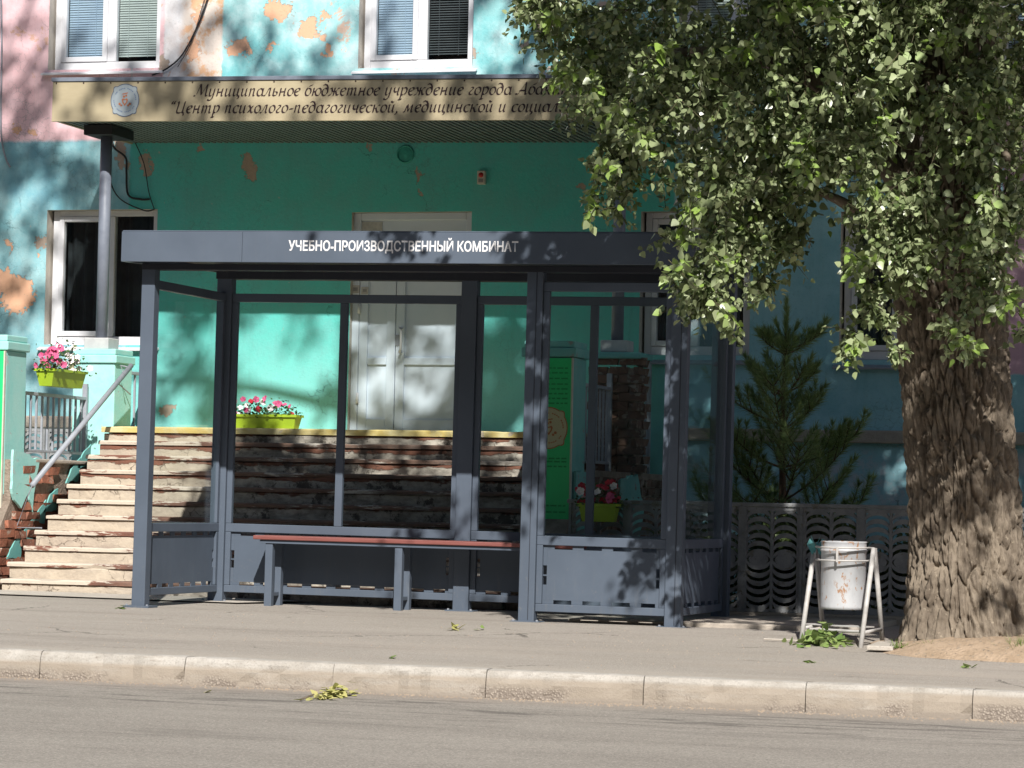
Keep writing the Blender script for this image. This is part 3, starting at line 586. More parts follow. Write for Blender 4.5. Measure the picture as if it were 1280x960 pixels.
def rough_slab(x0, x1, y0, y1, z0, z1, seed, amp=.010, n=46):
    """box whose front edge is chipped"""
    b = MB(); vs = []
    for i in range(n+1):
        x = x0+(x1-x0)*i/n
        k = noise.noise(Vector((x*3.1, seed*5.7, 0))); k2 = noise.noise(Vector((x*11, seed*3.3, 4)))
        e = max(0, k-.15)*amp*3+amp*.5*abs(k2); dz = max(0, -k-.2)*amp*2.2
        vs += [(x, y0+e, z0), (x, y0+e*.6, z1-.012-dz*.3), (x, y0+.012+e, z1-dz), (x, y1, z1), (x, y1, z0)]
    fs = []
    for i in range(n):
        for j in range(5): fs.append((i*5+j, (i+1)*5+j, (i+1)*5+(j+1) % 5, i*5+(j+1) % 5))
    fs += [tuple(range(5)), tuple(n*5+j for j in range(5))[::-1]]
    return b.add(vs, fs)
for i in range(10):
    y = SY+TD*i; z0_ = .18 if i == 0 else .305+RZ*i; z1_ = .305+RZ*(i+1)
    xl = SXL+random.uniform(-.05, .04) - (.05 if i > 5 else 0)
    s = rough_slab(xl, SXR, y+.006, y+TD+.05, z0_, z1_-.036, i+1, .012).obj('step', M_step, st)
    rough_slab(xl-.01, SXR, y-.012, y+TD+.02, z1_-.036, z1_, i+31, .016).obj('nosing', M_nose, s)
ly = SY+TD*10
M_yel = gm('flaking_yellow_paint', (.56, .42, .14), (.58, .50, .28), 8, .8, .5, 40, .006, (.46, .38, .28), 7, .60)
ld = rough_slab(-11.02, SXR, ly, YW-.002, .5, 1.70, 51, .014).obj('landing', M_step, st)
rough_slab(-11.04, SXR, ly-.022, YW-.003, 1.701, 1.755, 52, .012).obj('yellow_edge', M_yel, ld)
# flank walls with their bare brick
M_brick = gm('old_red_brick', (.36, .14, .085), (.24, .11, .075), 6, .9, .7, 40, .01, (.42, .33, .27), 9, .58)
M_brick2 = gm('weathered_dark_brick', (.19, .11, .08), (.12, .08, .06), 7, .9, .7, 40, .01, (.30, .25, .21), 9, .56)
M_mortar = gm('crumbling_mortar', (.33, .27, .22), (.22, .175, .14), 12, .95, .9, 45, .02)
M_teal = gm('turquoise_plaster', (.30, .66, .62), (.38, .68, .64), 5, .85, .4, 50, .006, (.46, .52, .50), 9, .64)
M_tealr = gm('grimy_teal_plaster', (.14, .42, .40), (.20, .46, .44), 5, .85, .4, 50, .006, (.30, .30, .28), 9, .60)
M_green = gm('green_vinyl_banner', (.03, .68, .22), (.02, .60, .18), 1.2, .35, .03, 40, spec=.5)
def brick_mesh(seed, mt, l=.235, h=.064, d=.05):
    bm = bmesh.new(); bmesh.ops.create_cube(bm, size=1)
    for v in bm.verts:
        v.co = Vector((v.co.x*d, v.co.y*l, v.co.z*h)); v.co += Vector([random.uniform(-1, 1)*q for q in (.010, .008, .005)])
    bmesh.ops.subdivide_edges(bm, edges=[e for e in bm.edges if e.calc_length() > .12], cuts=1)
    for v in bm.verts: v.co.x += random.uniform(-.008, .008)
    me = bpy.data.meshes.new('brick'); bm.to_mesh(me); bm.free(); me.materials.append(mt); return me
bmr = [brick_mesh(i, M_brick) for i in range(6)]; bmd = [brick_mesh(i+9, M_brick2) for i in range(5)]
M_flow1 = flat('pink_petal', (.60, .11, .24), .7); M_flow2 = flat('white_petal', (.80, .74, .74), .6); M_flow3 = flat('red_petal', (.50, .02, .04), .6); M_fleaf = gm('flower_foliage', (.07, .13, .03), (.04, .08, .02), 30, .6, .1)
def pillar(name, X1, Y0, ztop, zbot, mat, label, grp, wid=.41):
    t = empty(name, (X1-wid/2, Y0+.2, zbot), label, 'pillar', grp); x0 = X1-wid
    b = MB(); b.box(x0, X1, Y0, Y0+.40, zbot, ztop-.13); b.obj('shaft', mat, t, bevel=.012)
    MB().box(x0-.022, X1+.022, Y0-.022, Y0+.422, ztop-.13, ztop-.055).obj('cap_lower', mat, t, bevel=.01)
    MB().box(x0-.004, X1+.004, Y0-.004, Y0+.404, ztop-.0548, ztop).obj('cap_upper', mat, t, bevel=.01)
    return t
GP = 'pillars of the entrance stairs'
c1 = pillar('pillar', -11.14, 23.4, 2.47, 1.12, M_teal, 'front left turquoise pillar at the photo edge carrying a green banner', GP)
c2 = pillar('pillar', -11.02, 25.4, 2.46, 1.40, M_teal, 'rear left turquoise pillar under the canopy pole, beside the pink flowers', GP)
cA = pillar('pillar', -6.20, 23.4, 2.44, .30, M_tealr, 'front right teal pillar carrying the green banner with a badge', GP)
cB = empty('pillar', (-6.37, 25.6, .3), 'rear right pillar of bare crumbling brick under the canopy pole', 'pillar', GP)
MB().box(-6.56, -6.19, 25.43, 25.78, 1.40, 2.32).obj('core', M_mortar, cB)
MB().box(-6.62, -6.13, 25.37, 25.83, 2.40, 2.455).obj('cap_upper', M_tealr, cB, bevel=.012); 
def bricks_x(par, X, y0, y1, z0, z1, ok, ms, face=1):      # courses on a face that looks towards +X
    z = z0; k = 0
    while z < z1:
        y = y0-(.125 if k % 2 else 0)
        while y < y1:
            if y > y0-.13 and ok(y+.12, z): inst('brick', random.choice(ms), par, (X+random.uniform(-.014, .012), y+.12, z+.034+random.uniform(-.004, .004)), (random.uniform(-.03, .03), 0, random.uniform(-.05, .05)))
            y += .25
        z += .077; k += 1
def bricks_y(par, Y, x0, x1, z0, z1, ms):
    z = z0; k = 0
    while z < z1:
        x = x0+(.06 if k % 2 else .12)
        while x < x1-.02:
            inst('brick', random.choice(ms), par, (x, Y+random.uniform(-.01, .014), z+.034+random.uniform(-.004, .004)), (0, 0, R(90)+random.uniform(-.05, .05)), (1, .72 if k % 2 else 1, 1)); x += .19 if k % 2 else .25
        z += .077; k += 1
bricks_y(cB, 25.43, -6.58, -6.18, 1.42, 2.36, bmd); bricks_x(cB, -6.185, 25.5, 25.75, 1.42, 2.36, lambda y, z: True, bmd)
# left flank
fl = empty('stair_flank_wall', (-11.3, 24.5, .2), 'left flank wall of the stairs with red bricks showing under torn plaster', 'wall', 'flank walls of the stairs')
FX = -11.06
def flank_core(X0, X1, zt, mt, par, yA=22.95):
    p = [(X1, yA, .1), (X1, 26.88, .1), (X1, 26.88, zt), (X1, 23.42, zt), (X1, 23.42, zt-.35), (X1, yA, zt-.9)]
    MB().prism(p, (X0-X1, 0, 0)).obj('core', mt, par)
flank_core(-11.48, FX-.02, 1.42, M_mortar, fl)
bricks_x(fl, FX-.012, 22.95, 25.3, .30, 1.35, lambda y, z: (z < 1.38 if y > 23.5 else z < .62+(y-22.95)*.75) and not (y > 23.7 and z > 1.12 and random.random() < .5), bmr)
MB().box(-11.50, FX+.02, 23.82, 25.4, 1.40, 1.435).obj('coping', M_conc, fl, bevel=.01)
def patch(par, X, pts, mt, th=.022, axis='x'):
    """torn plate of plaster, outline in (y,z)"""
    out = []
    n = len(pts)
    for i in range(n):
        a = Vector(pts[i]); c = Vector(pts[(i+1) % n]); m = max(2, int((c-a).length/.05))
        for k in range(m):
            q = a.lerp(c, k/m); out.append((q.x+random.uniform(-.012, .012), q.y+random.uniform(-.012, .012)))
    pl = [(X, y, z) if axis == 'x' else (y, X, z) for y, z in out]
    MB().prism(pl, (th, 0, 0) if axis == 'x' else (0, -th, 0)).obj('plaster_patch', mt, par)
patch(fl, FX-.004, [(23.38, 1.50), (23.9, 1.43), (23.84, 1.25), (23.78, .98), (23.7, 1.14), (23.55, 1.02), (23.38, 1.12)], M_teal)
for i in range(10):
    y = SY+TD*i+.12; z = .305+RZ*(i+1); hh = random.choice((.0, .10, .13, .10))
    if hh and i > 1: patch(fl, FX-.001, [(y-.16, z-.12), (y+.1, z-.1), (y+.14, z+.04+hh*.6), (y-.02, z+.03)], M_tealr, .012)
# right flank
fr2 = empty('stair_flank_wall', (-6.4, 24.5, .2), 'right flank wall of the stairs, dark crumbling brick with a teal patch behind the shelter glass', 'wall', 'flank walls of the stairs')
flank_core(-6.6, -6.21, 1.42, M_mortar, fr2)
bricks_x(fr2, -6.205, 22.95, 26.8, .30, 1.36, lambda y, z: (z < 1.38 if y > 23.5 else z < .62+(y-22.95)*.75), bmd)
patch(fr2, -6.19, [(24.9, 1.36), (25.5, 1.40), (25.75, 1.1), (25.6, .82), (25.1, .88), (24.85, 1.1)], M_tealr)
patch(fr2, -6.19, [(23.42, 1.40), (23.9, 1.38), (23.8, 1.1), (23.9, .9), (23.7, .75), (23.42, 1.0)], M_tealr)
# banners (code squares left out)
bnA = empty('banner', (-6.4, 23.385, 1.0), 'green vertical banner with a cream badge and fine print on the right pillar', 'banner', 'green banners on the stair pillars')
MB().box(-6.60, -6.207, 23.375, 23.397, .62, 2.30).obj('sheet', M_green, bnA, bevel=.003)
MB().box(-6.212, -6.2, 23.370, 23.398, .62, 2.302).obj('edge_strip', M_white, bnA)
M_gprint = flat('dark_green_print', (.010, .36, .10), .5); M_lprint = flat('pale_green_print', (.22, .62, .34), .5)
b = MB()
for i, (py, w0) in enumerate(((460, .28), (466, .30), (473, .22), (480, .26), (486, .30), (492, .30), (498, .27), (504, .20), (573, .30), (577, .22), (583, .28), (632, .3), (640, .25))):
    z = P(690, py, 23.37).z; x = -6.24; 
    while x > -6.24-w0:
        w_ = random.uniform(.02, .06); b.box(x-w_, x, 23.372, 23.374, z-.006, z+.006); x -= w_+.012
b.obj('fine_print', M_gprint, bnA)
q = P(686, 535, 23.37); badge(bnA, q.x+.0, q.z, .155, 23.372, M_cream, M_borg, M_borg, M_borg)
bn1 = empty('banner', (-11.35, 23.385, 1.0), 'green banner strip on the left pillar at the photo edge', 'banner', 'green banners on the stair pillars')
MB().box(-11.55, -11.147, 23.375, 23.397, .70, 2.33).obj('sheet', M_green, bn1, bevel=.003)
MB().box(-11.152, -11.14, 23.370, 23.398, .70, 2.332).obj('edge_strip', M_white, bn1)
# railings
M_rail = gm('grey_railing_paint', (.34, .36, .40), (.27, .29, .33), 10, .5, .2, spots=(.20, .12, .08), sth=.68)
def railing(X, y0, y1, zb, zt, label, mt, n=9, grp='iron railings beside the stairs'):
    t = empty('railing', (X, (y0+y1)/2, zb), label, 'railing', grp)
    MB().box(X-.02, X+.02, y0, y1, zt-.03, zt).obj('top_rail', mt, t, bevel=.004)
    MB().box(X-.018, X+.018, y0, y1, zb+.06, zb+.085).obj('bottom_rail', mt, t, bevel=.004)
    for y in (y0+.03, y1-.03): MB().box(X-.022, X+.022, y-.022, y+.022, zb, zt+.12).obj('post', mt, t, bevel=.004)
    me = None
    for i in range(1, n):
        y = y0+(y1-y0)*i/n
        if me is None:
            b = MB(); b.box(-.009, .009, -.009, .009, 0, zt-zb-.115); me = b.mesh('baluster', mats=(mt,))
        inst('baluster', me, t, (X, y, zb+.0851))
railing(-11.28, 23.85, 25.38, 1.437, 2.02, 'grey iron railing between the turquoise pillars behind the pink flower box', M_rail, 13)
railing(-6.4, 23.85, 25.40, 1.425, 2.15, 'dark iron railing between the banner pillar and the brick pillar', M_rail, 13)
railing(-6.4, 25.85, 26.85, 1.425, 2.30, 'short iron railing between the brick pillar and the building', M_rail, 8)
railing(-11.28, 25.85, 26.85, 1.437, 2.30, 'short iron railing behind the rear left pillar', M_rail, 8)
hr = empty('handrail', (-10.98, 24.4, 1.2), 'slanting grey pipe handrail beside the left edge of the stairs', 'handrail')
ha = P(164, 457, 25.38); hb = P(40, 607, 23.45)
MB().tube([ha, hb], .024, 10).obj('pipe', M_rail, hr, smooth=True)
MB().tube([ha+Vector((0, 0, -.02)), ha+Vector((-.10, 0, 0)), ha+Vector((-.07, 0, -.09))], .008, 6).obj('bracket', M_rail, hr)
MB().tube([ha.lerp(hb, .15), P(163, 493, 25.42)], .006, 6).obj('stay_rod', M_rail, hr)
MB().tube([hb, P(22, 600, 23.5)+Vector((0, 0, -.4)), P(52, 660, 23.3)], .006, 6).obj('stay_rod', M_rail, hr)

# planters
def petunia(mt):
    b = MB(); n = 5; vs = [(0, 0, 0)]
    for k in range(n*4):
        a = 2*math.pi*k/(n*4); r = .032*(1-.18*(k % 4 == 0)); vs.append((r*math.cos(a), r*math.sin(a), .014+.004*math.sin(a*5)))
    b.add(vs, [(0, k+1, (k+1) % (n*4)+1) for k in range(n*4)]); return b.mesh('flower', mats=(mt,))
pet = [petunia(m) for m in (M_flow1, M_flow2, M_flow3)]
M_lime = gm('lime_green_plastic', (.36, .50, .03), (.31, .44, .03), 4, .45, .05, 60)
def planter(name, c, ax, L, H, D, wts, label, nfl, spill=.12, tilt=0, hgt=.16):
    c = Vector(c); ax = Vector(ax).normalized(); pr = Vector((-ax.y, ax.x, 0)); up = Vector((0, 0, 1))
    t = empty(name, c, label, 'planter', 'lime green flower boxes')
    b = MB(); T = lambda a, d, z: c+ax*a+pr*d+up*z
    lo = [T(s*(L/2-.025), q*(D/2-.03), 0) for s, q in ((-1, -1), (1, -1), (1, 1), (-1, 1))]; hi = [T(s*L/2, q*D/2, H) for s, q in ((-1, -1), (1, -1), (1, 1), (-1, 1))]
    ih = [T(s*(L/2-.012), q*(D/2-.012), H) for s, q in ((-1, -1), (1, -1), (1, 1), (-1, 1))]; il = [T(s*(L/2-.02), q*(D/2-.02), H-.03) for s, q in ((-1, -1), (1, -1), (1, 1), (-1, 1))]
    fs = [(3, 2, 1, 0)]
    for o_ in (0, 4, 8): fs += [(o_+i, o_+(i+1) % 4, o_+4+(i+1) % 4, o_+4+i) for i in range(4)]
    fs.append((12, 13, 14, 15)); b.add(lo+hi+ih+il, fs); b.obj('box', M_lime, t)
    b = MB()
    for s, q in ((0, -1), (0, 1)): b.beam(T(-L/2-.008, q*(D/2+.004), H-.012), T(L/2+.008, q*(D/2+.004), H-.012), .012, .022)
    for s in (-1, 1): b.beam(T(s*(L/2+.004), -D/2-.009, H-.012), T(s*(L/2+.004), D/2+.009, H-.012), .012, .022)
    b.obj('rim', M_lime, t)
    b = MB()
    for i in range(int(L*620)):
        a = random.uniform(-L/2-spill*.3, L/2+spill*.3); d = random.gauss(0, D*.33); e = 1-(abs(a)/(L/2+.05))**2*.5; z = H-.03+abs(random.gauss(0, .45))*hgt*e*1.1
        p = T(a, d, z); dr = Vector((random.gauss(0, 1), random.gauss(0, 1), random.gauss(.1, .7))).normalized(); sd = dr.cross(Vector((random.gauss(0, 1), random.gauss(0, 1), random.gauss(0, 1)))).normalized(); l_ = random.uniform(.025, .045)
        b.add([p, p+dr*l_*.5+sd*l_*.3, p+dr*l_, p+dr*l_*.5-sd*l_*.3], [(0, 1, 2, 3)])
    o = b.obj('foliage', M_fleaf, t); o['kind'] = 'stuff'
    for i in range(nfl):
        a = random.uniform(-L/2-spill*.2, L/2+spill*.3); d = random.gauss(-.01, D*.32); e = 1-(abs(a)/(L/2+.08))**2*.6
        z = H+random.uniform(-.02, hgt)*e; p = T(a, d, z)
        m = random.choices(pet, wts(a/(L/2)))[0]
        nrm = Vector((random.gauss(.1, .5), random.gauss(-.9, .3), random.gauss(.5, .4))).normalized()
        s = random.uniform(.75, 1.15); inst('flower', m, t, p, nrm.to_track_quat('Z', 'Y').to_euler(), (s, s, s))
    return t
q = P(84, 484, 24.3)
pa, pb = P(52, 484, 24.15), P(108, 484, 24.9)
planter('flower_box', (-11.10, 24.42, P(80, 484, 24.4).z), (0.05, 1, 0), .62, .15, .18, lambda a: (3, .4, 0) if a < .1 else (.5, 3, 0), 'lime flower box of pink and white petunias hung on the left railing', 46, .2, 0, .24)
q0, q1 = P(293, 533, 25.45), P(375, 533, 25.45)
planter('flower_box', ((q0.x+q1.x)/2, 25.42, 1.757), (1, 0, 0), q1.x-q0.x, .125, .18, lambda a: (3, .5, .6) if a > -.3 else (1, 1, .5), 'lime flower box of pink petunias standing on the landing left of the door', 26, .0, 0, .14)
q = P(745, 652, 22.82)
planter('flower_box', (P(748, 652, 22.78).x, 22.80, q.z), (1, 0, 0), .30, .14, .15, lambda a: (.1, .8, 3), 'small lime flower box of red flowers hung on the white fence behind the glass', 30, .1, 0, .18)

# ------------------------------------------------------------------ cast fence of crescents
M_fence = gm('weathered_white_concrete', (.30, .31, .32), (.20, .21, .22), 8, .85, .5, 50, .006, (.20, .19, .17), 10, .58)
def crescent(b, cx, cz, r, up, y, th=.035, w=.033):
    n = 8; o_, i_ = [], []
    for k in range(n+1):
        a = math.pi*k/n; e = math.sin(a)**.6*w+.004
        s = 1 if up else -1; o_.append((cx+r*math.cos(a), cz+s*r*.72*math.sin(a))); rr = r-e*.35; i_.append((cx+(r-.004)*math.cos(a)*.985, cz+s*(r*.72*math.sin(a)-e)))
    vs = [(x, y, z) for x, z in o_]+[(x, y, z) for x, z in i_]+[(x, y+th, z) for x, z in o_]+[(x, y+th, z) for x, z in i_]; m = n+1; fs = []
    for k in range(n):
        fs += [(k, k+1, m+k+1, m+k), (2*m+k, 3*m+k, 3*m+k+1, 2*m+k+1), (k, 2*m+k, 2*m+k+1, k+1), (m+k, m+k+1, 3*m+k+1, 3*m+k)]
    b.add(vs, fs)
def fence_panel_mesh(wid=.43, H=.80):
    b = MB(); y = 0; sw = .022; cw = (wid-3*sw)/2; th = .04
    b.box(0, wid, 0, th, 0, .025); b.box(0, wid, 0, th, H-.03, H)
    for k in range(3): b.box(k*(cw+sw), k*(cw+sw)+sw, 0, th, .0251, H-.0301)
    for k in range(2):
        cx = sw+cw/2+k*(cw+sw); r = cw/2+.004; mid = H*.50
        n = 12; v = [(cx+r*.82*math.cos(2*math.pi*j/n), yy, mid+r*.50*math.sin(2*math.pi*j/n)) for yy in (.004, th-.004) for j in range(n)]
        b.add(v, [tuple(range(n)), tuple(range(2*n-1, n-1, -1))]+[(j, n+j, n+(j+1) % n, (j+1) % n) for j in range(n)])
        for j in range(6):
            z = mid+.012+j*.062
            if z+r*.7 < H+.02: crescent(b, cx, z, r, True, .003, th-.006)
            z = mid-.012-j*.062
            if z-r*.7 > -.02: crescent(b, cx, z, r, False, .003, th-.006)
    return b.mesh('fence_panel', mats=(M_fence,))
fpm = fence_panel_mesh()
fz = .35
fe = empty('fence', (-4.7, 22.9, fz), 'low whitish cast concrete fence with rows of crescents behind the shelter and bin', 'fence')
fx0 = -6.06; npan = 15
for i in range(npan): inst('fence_panel', fpm, fe, (fx0+i*.4555, 22.9, fz-.005))
b = MB(); b.box(-.02, .02, -.015, .06, -.1, .80); pm = b.mesh('fence_post', mats=(M_fence,))
for i in range(0, npan+1): inst('fence_post', pm, fe, (fx0-.0125+i*.4555, 22.9, fz-.002), scale=(1.5 if i % 2 == 1 else .55, 1, 1))
MB().box(fx0-.04, fx0+npan*.4555, 22.885, 22.955, fz+.797, fz+.828).obj('top_rail', M_fence, fe, bevel=.006)
MB().box(fx0-.04, fx0+npan*.4555, 22.86, 22.98, .2, fz-.007).obj('base_kerb', M_conc, fe, bevel=.01)
fe2 = empty('fence', (-12, 23.9, .5), 'small cast lattice fence section seen under the left railing', 'fence')
for i in range(5): inst('fence_panel', fpm, fe2, (-13.4+i*.4555, 26.2, .95))

# ------------------------------------------------------------------ bus shelter
SX0, SXM, SX1 = -8.838, -5.857, -4.789; YF, YR = 20.90, 22.40
zg = .315
sh = empty('bus_shelter', (SX0, YF, zg), 'anthracite metal bus shelter with glazed panels and a flat lettered roof fascia', 'bus shelter')
pw = .125; zroof = 2.86
def post(x, y, lab=None, w_=pw, d_=.10, zt=zroof-.02, foot=True):
    p = MB().box(x-w_/2, x+w_/2, y-d_/2, y+d_/2, zg-.03, zt).obj('post', M_metal, sh, bevel=.006)
    if foot: 
        MB().box(x-w_/2-.05, x+w_/2+.05, y-d_/2-.04, y+d_/2+.04, zg-.035, zg+.010).obj('foot_plate', M_metal, p, bevel=.003)
        for sx in (-1, 1): MB().lathe((x+sx*(w_/2+.028), y-d_/2-.018, zg+.0105), [(.009, 0), (.009, .010), (0, .011)], 6).obj('bolt', M_sill, p)
for x in (SX0, SXM, SX1): post(x, YF+.05, w_=.118 if x != SX0 else .105)
RXs = [-8.823, -6.803, -4.777]
for x in RXs: post(x, YR+.05, w_=.125, zt=2.94)
# seam line of the front posts: a slim cover strip
for x in (SXM, SX1): MB().box(x+.012, x+.016, YF-.0035, YF-.0005, zg+.02, zroof-.03).obj('post_seam', M_soffit, sh)
def panel_bay(a, c, mull, lo=.62, nm='rear', slots=True):
    """frame between points a and c (x,y); rails, stiles, mullion, glass, slotted lower panel"""
    a = Vector((a[0], a[1], 0)); c = Vector((c[0], c[1], 0)); L = (c-a).length; d = (c-a)/L; pr = Vector((-d.y, d.x, 0))
    ztr = 2.748; zmid = .935; zlow = .405; rw = .066
    T = lambda s, z: a+d*s+Vector((0, 0, z))
    B = lambda s0, s1, z0, z1, th, mt, nme, par=sh, o_=0: MB().prism([T(s0, z0)+pr*(o_-th/2), T(s1, z0)+pr*(o_-th/2), T(s1, z1)+pr*(o_-th/2), T(s0, z1)+pr*(o_-th/2)], pr*th).obj(nme, mt, par, bevel=.004)
    B(0, L, ztr-rw, ztr, .05, M_metal, 'top_rail'); B(0, L, zmid-rw, zmid, .05, M_metal, 'middle_rail'); B(0, L, zlow-.01, zlow+.045, .05, M_metal, 'bottom_rail')
    for s in (0, L-.045): B(s, s+.045, zlow+.046, zmid-rw-.001, .048, M_metal, 'stile'); B(s, s+.045, zmid+.001, ztr-rw-.001, .048, M_metal, 'stile')
    if mull: B(mull-.03, mull+.03, zmid+.001, ztr-rw-.001, .046, M_metal, 'mullion')
    ed = [.045]+([mull-.03, mull+.03] if mull else [])+[L-.045]
    for k in range(0, len(ed), 2): B(ed[k]+.001, ed[k+1]-.001, zmid+.001, ztr-rw-.001, .006, M_glass, 'glass_pane')
    # lower sheet, with tabs and slots round it
    z0, z1 = zlow+.046, zmid-rw-.001; s0, s1 = .046, L-.046; g_ = .028; b = MB()
    F = lambda a0, a1, b0, b1: b.prism([T(a0, b0)+pr*-.004, T(a1, b0)+pr*-.004, T(a1, b1)+pr*-.004, T(a0, b1)+pr*-.004], pr*.008)
    F(s0+g_, s1-g_, z0+g_, z1-g_)
    n = max(3, int((s1-s0)/.2)); 
    for k in range(n):
        u = s0+(s1-s0)*k/n; w_ = (s1-s0)/n
        F(u+(.0 if k else 0), u+w_*.38, z1-g_+.0005, z1); F(u, u+w_*.38, z0, z0+g_-.0005)
    F(s1-.03, s1, z1-g_+.0005, z1); F(s1-.03, s1, z0, z0+g_-.0005)
    zz_ = (z1-z0-2*g_)
    for e0, e1 in ((s0, s0+g_-.0005), (s1-g_+.0005, s1)):
        F(e0, e1, z0+g_, z0+g_+zz_*.30); F(e0, e1, z0+g_+zz_*.47, z0+g_+zz_*.50); F(e0, e1, z0+g_+zz_*.68, z1-g_)
    b.obj('lower_panel', M_metal2, sh)
yb = YR+.05
panel_bay((RXs[0]+.0635, yb), (RXs[1]-.0635, yb), .93); panel_bay((RXs[1]+.0635, yb), (RXs[2]-.0635, yb), .93)
panel_bay((SXM+.060, YF+.05), (SX1-.060, YF+.05), None)
panel_bay((SX0-.005, YF+.101), (RXs[0]-.005, YR-.001), None); panel_bay((SX1, YF+.101), (RXs[2], YR-.001), None)
# beams under the roof
zt = zroof
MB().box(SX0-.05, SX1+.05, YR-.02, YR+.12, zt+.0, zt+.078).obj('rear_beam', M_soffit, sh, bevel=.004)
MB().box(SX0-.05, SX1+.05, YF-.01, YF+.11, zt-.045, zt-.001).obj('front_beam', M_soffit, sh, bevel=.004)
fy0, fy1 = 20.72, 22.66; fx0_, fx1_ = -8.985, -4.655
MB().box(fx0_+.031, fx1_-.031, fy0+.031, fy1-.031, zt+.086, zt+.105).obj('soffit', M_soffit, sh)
MB().box(fx0_, P(299, 308, fy0).x-.001, fy0, fy0+.03, zt, zt+.222).obj('fascia_panel', M_metal, sh, bevel=.003)
fp = MB().box(P(299, 308, fy0).x+.001, fx1_, fy0, fy0+.03, zt, zt+.222).obj('fascia_panel', M_metal, sh, bevel=.003)
b = MB(); b.prism([(fx0_, fy0+.031, zt), (fx0_, fy1, zt+.07), (fx0_, fy1, zt+.22), (fx0_, fy0+.031, zt+.22)], (.03, 0, 0)); b.prism([(fx1_-.03, fy0+.031, zt), (fx1_-.03, fy1, zt+.07), (fx1_-.03, fy1, zt+.22), (fx1_-.03, fy0+.031, zt+.22)], (.03, 0, 0)); b.box(fx0_+.031, fx1_-.031, fy1-.03, fy1, zt+.07, zt+.22); b.obj('fascia_return', M_metal, sh)['kind'] = 'stuff'
MB().box(fx0_+.005, fx1_-.005, fy0+.005, fy1-.005, zt+.2225, zt+.232).obj('roof_sheet', M_metal, sh, bevel=.003)
M_wlet = flat('white_vinyl_lettering', (.78, .78, .80), .5)
text_obj('УЧЕБНО-ПРОИЗВОДСТВЕННЫЙ КОМБИНАТ', 'lettering', M_wlet, fp, P(357, 310, fy0).x, P(644, 312, fy0).x, zt+.070, zt+.183, fy0-.002, 0, .022)
sh.rotation_euler = (0, .0085, 0)
# bench
M_wood = gm('red_brown_bench_wood', (.24, .085, .075), (.19, .065, .055), 3, .45, .4, 30, .004, stretch=(1.2, 14, 14))
bx0, bx1 = P(316, 680, 22.06).x, -5.80; zb_ = P(480, 674, 22.06).z
bn = empty('bench', ((bx0+bx1)/2, 21.8, zg), 'long bench with red-brown wooden seat inside the bus shelter', 'bench')
for k in range(3): MB().box(bx0, bx1, 22.05+k*.112, 22.05+k*.112+.104, zb_-.032, zb_).obj('seat_plank', M_wood, bn, bevel=.006)
MB().box(bx0+.05, bx1-.02, 22.07, 22.36, zb_-.060, zb_-.033).obj('seat_frame', M_metal, bn, bevel=.003)
for px in (336, 498): 
    x = P(px, 720, 22.1).x
    MB().box(x-.03, x+.03, 22.08, 22.14, zg-.02, zb_-.0605).obj('leg', M_metal, bn, bevel=.004); MB().box(x-.03, x+.03, 22.28, 22.34, zg-.02, zb_-.0605).obj('leg', M_metal, bn, bevel=.004)
    MB().box(x-.02, x+.02, 22.141, 22.279, zg+.06, zg+.09).obj('stretcher', M_metal, bn, bevel=.003)
bn.rotation_euler = (0, .006, 0)

# ------------------------------------------------------------------ litter bin
M_bin = gm('chipped_white_bin_paint', (.46, .47, .49), (.38, .39, .41), 7, .5, .2, 50, .003, (.33, .19, .11), 24, .55, .07, stretch=(1, 1, .5))
M_legw = gm('white_leg_paint', (.50, .49, .48), (.40, .38, .36), 12, .5, .2, 50, .003, (.32, .17, .09), 20, .66)
gl_ = zs(-3.4, 20.1)
A1 = P(1013, 789, 20.05); A1.z = gl_; 
bL = Vector((P(1018, 700, 20.2).x, 20.2, 0)); bR = Vector((P(1092, 700, 19.95).x, 19.95, 0))
bt = empty('litter_bin', ((bL.x+bR.x)/2, 20.1, gl_), 'chipped white cylindrical litter bin hung in a tubular frame beside the tree', 'litter bin')
top = .885
for bb, sgn in ((bL, -1), (bR, 1)):
    tp = Vector((bb.x, bb.y, top)); f1 = Vector((bb.x-.035, bb.y-.26, zs(bb.x, bb.y-.26)-.01)); f2 = Vector((bb.x+.04, bb.y+.18, zs(bb.x, bb.y+.2)-.01))
    MB().tube([tp, f1], .0165, 10).obj('leg', M_legw, bt, smooth=True); MB().tube([tp+Vector((0, .035, 0)), f2], .0165, 10).obj('leg', M_legw, bt, smooth=True)
    MB().tube([f1.lerp(tp, .16), f2.lerp(tp, .16)], .012, 8).obj('brace', M_legw, bt, smooth=True)
ctr = (bL+bR)/2; ctr.z = 0; r_ = .150
b = MB(); zl, zh = .475, .925
prof = [(0, zl+.02), (r_-.01, zl+.02), (r_-.008, zl), (r_, zl), (r_+.002, zl+.02), (r_, zl+.03), (r_, zh-.07), (r_+.006, zh-.064), (r_+.006, zh-.056), (r_, zh-.05), (r_, zh-.008), (r_+.006, zh), (r_-.004, zh+.002), (r_-.006, zh-.02), (r_-.006, zl+.05), (0, zl+.05)]
b.lathe(ctr, prof, 36); b.obj('drum', M_bin, bt, smooth=True)
def hoop(z0, z1, nm='hoop'):
    b = MB(); n = 28; pts = []
    for k in range(n+1):
        a = math.pi+math.pi*k/n; pts.append(ctr+Vector((.165*math.cos(a), .200*math.sin(a), z0+(z1-z0)*abs(math.cos(a)))))
    b.tube(pts, .0065, 6); return b
hoop(.885, .885).obj('hoop', M_legw, bt, smooth=True); hoop(.80, .80).obj('hoop', M_legw, bt, smooth=True)
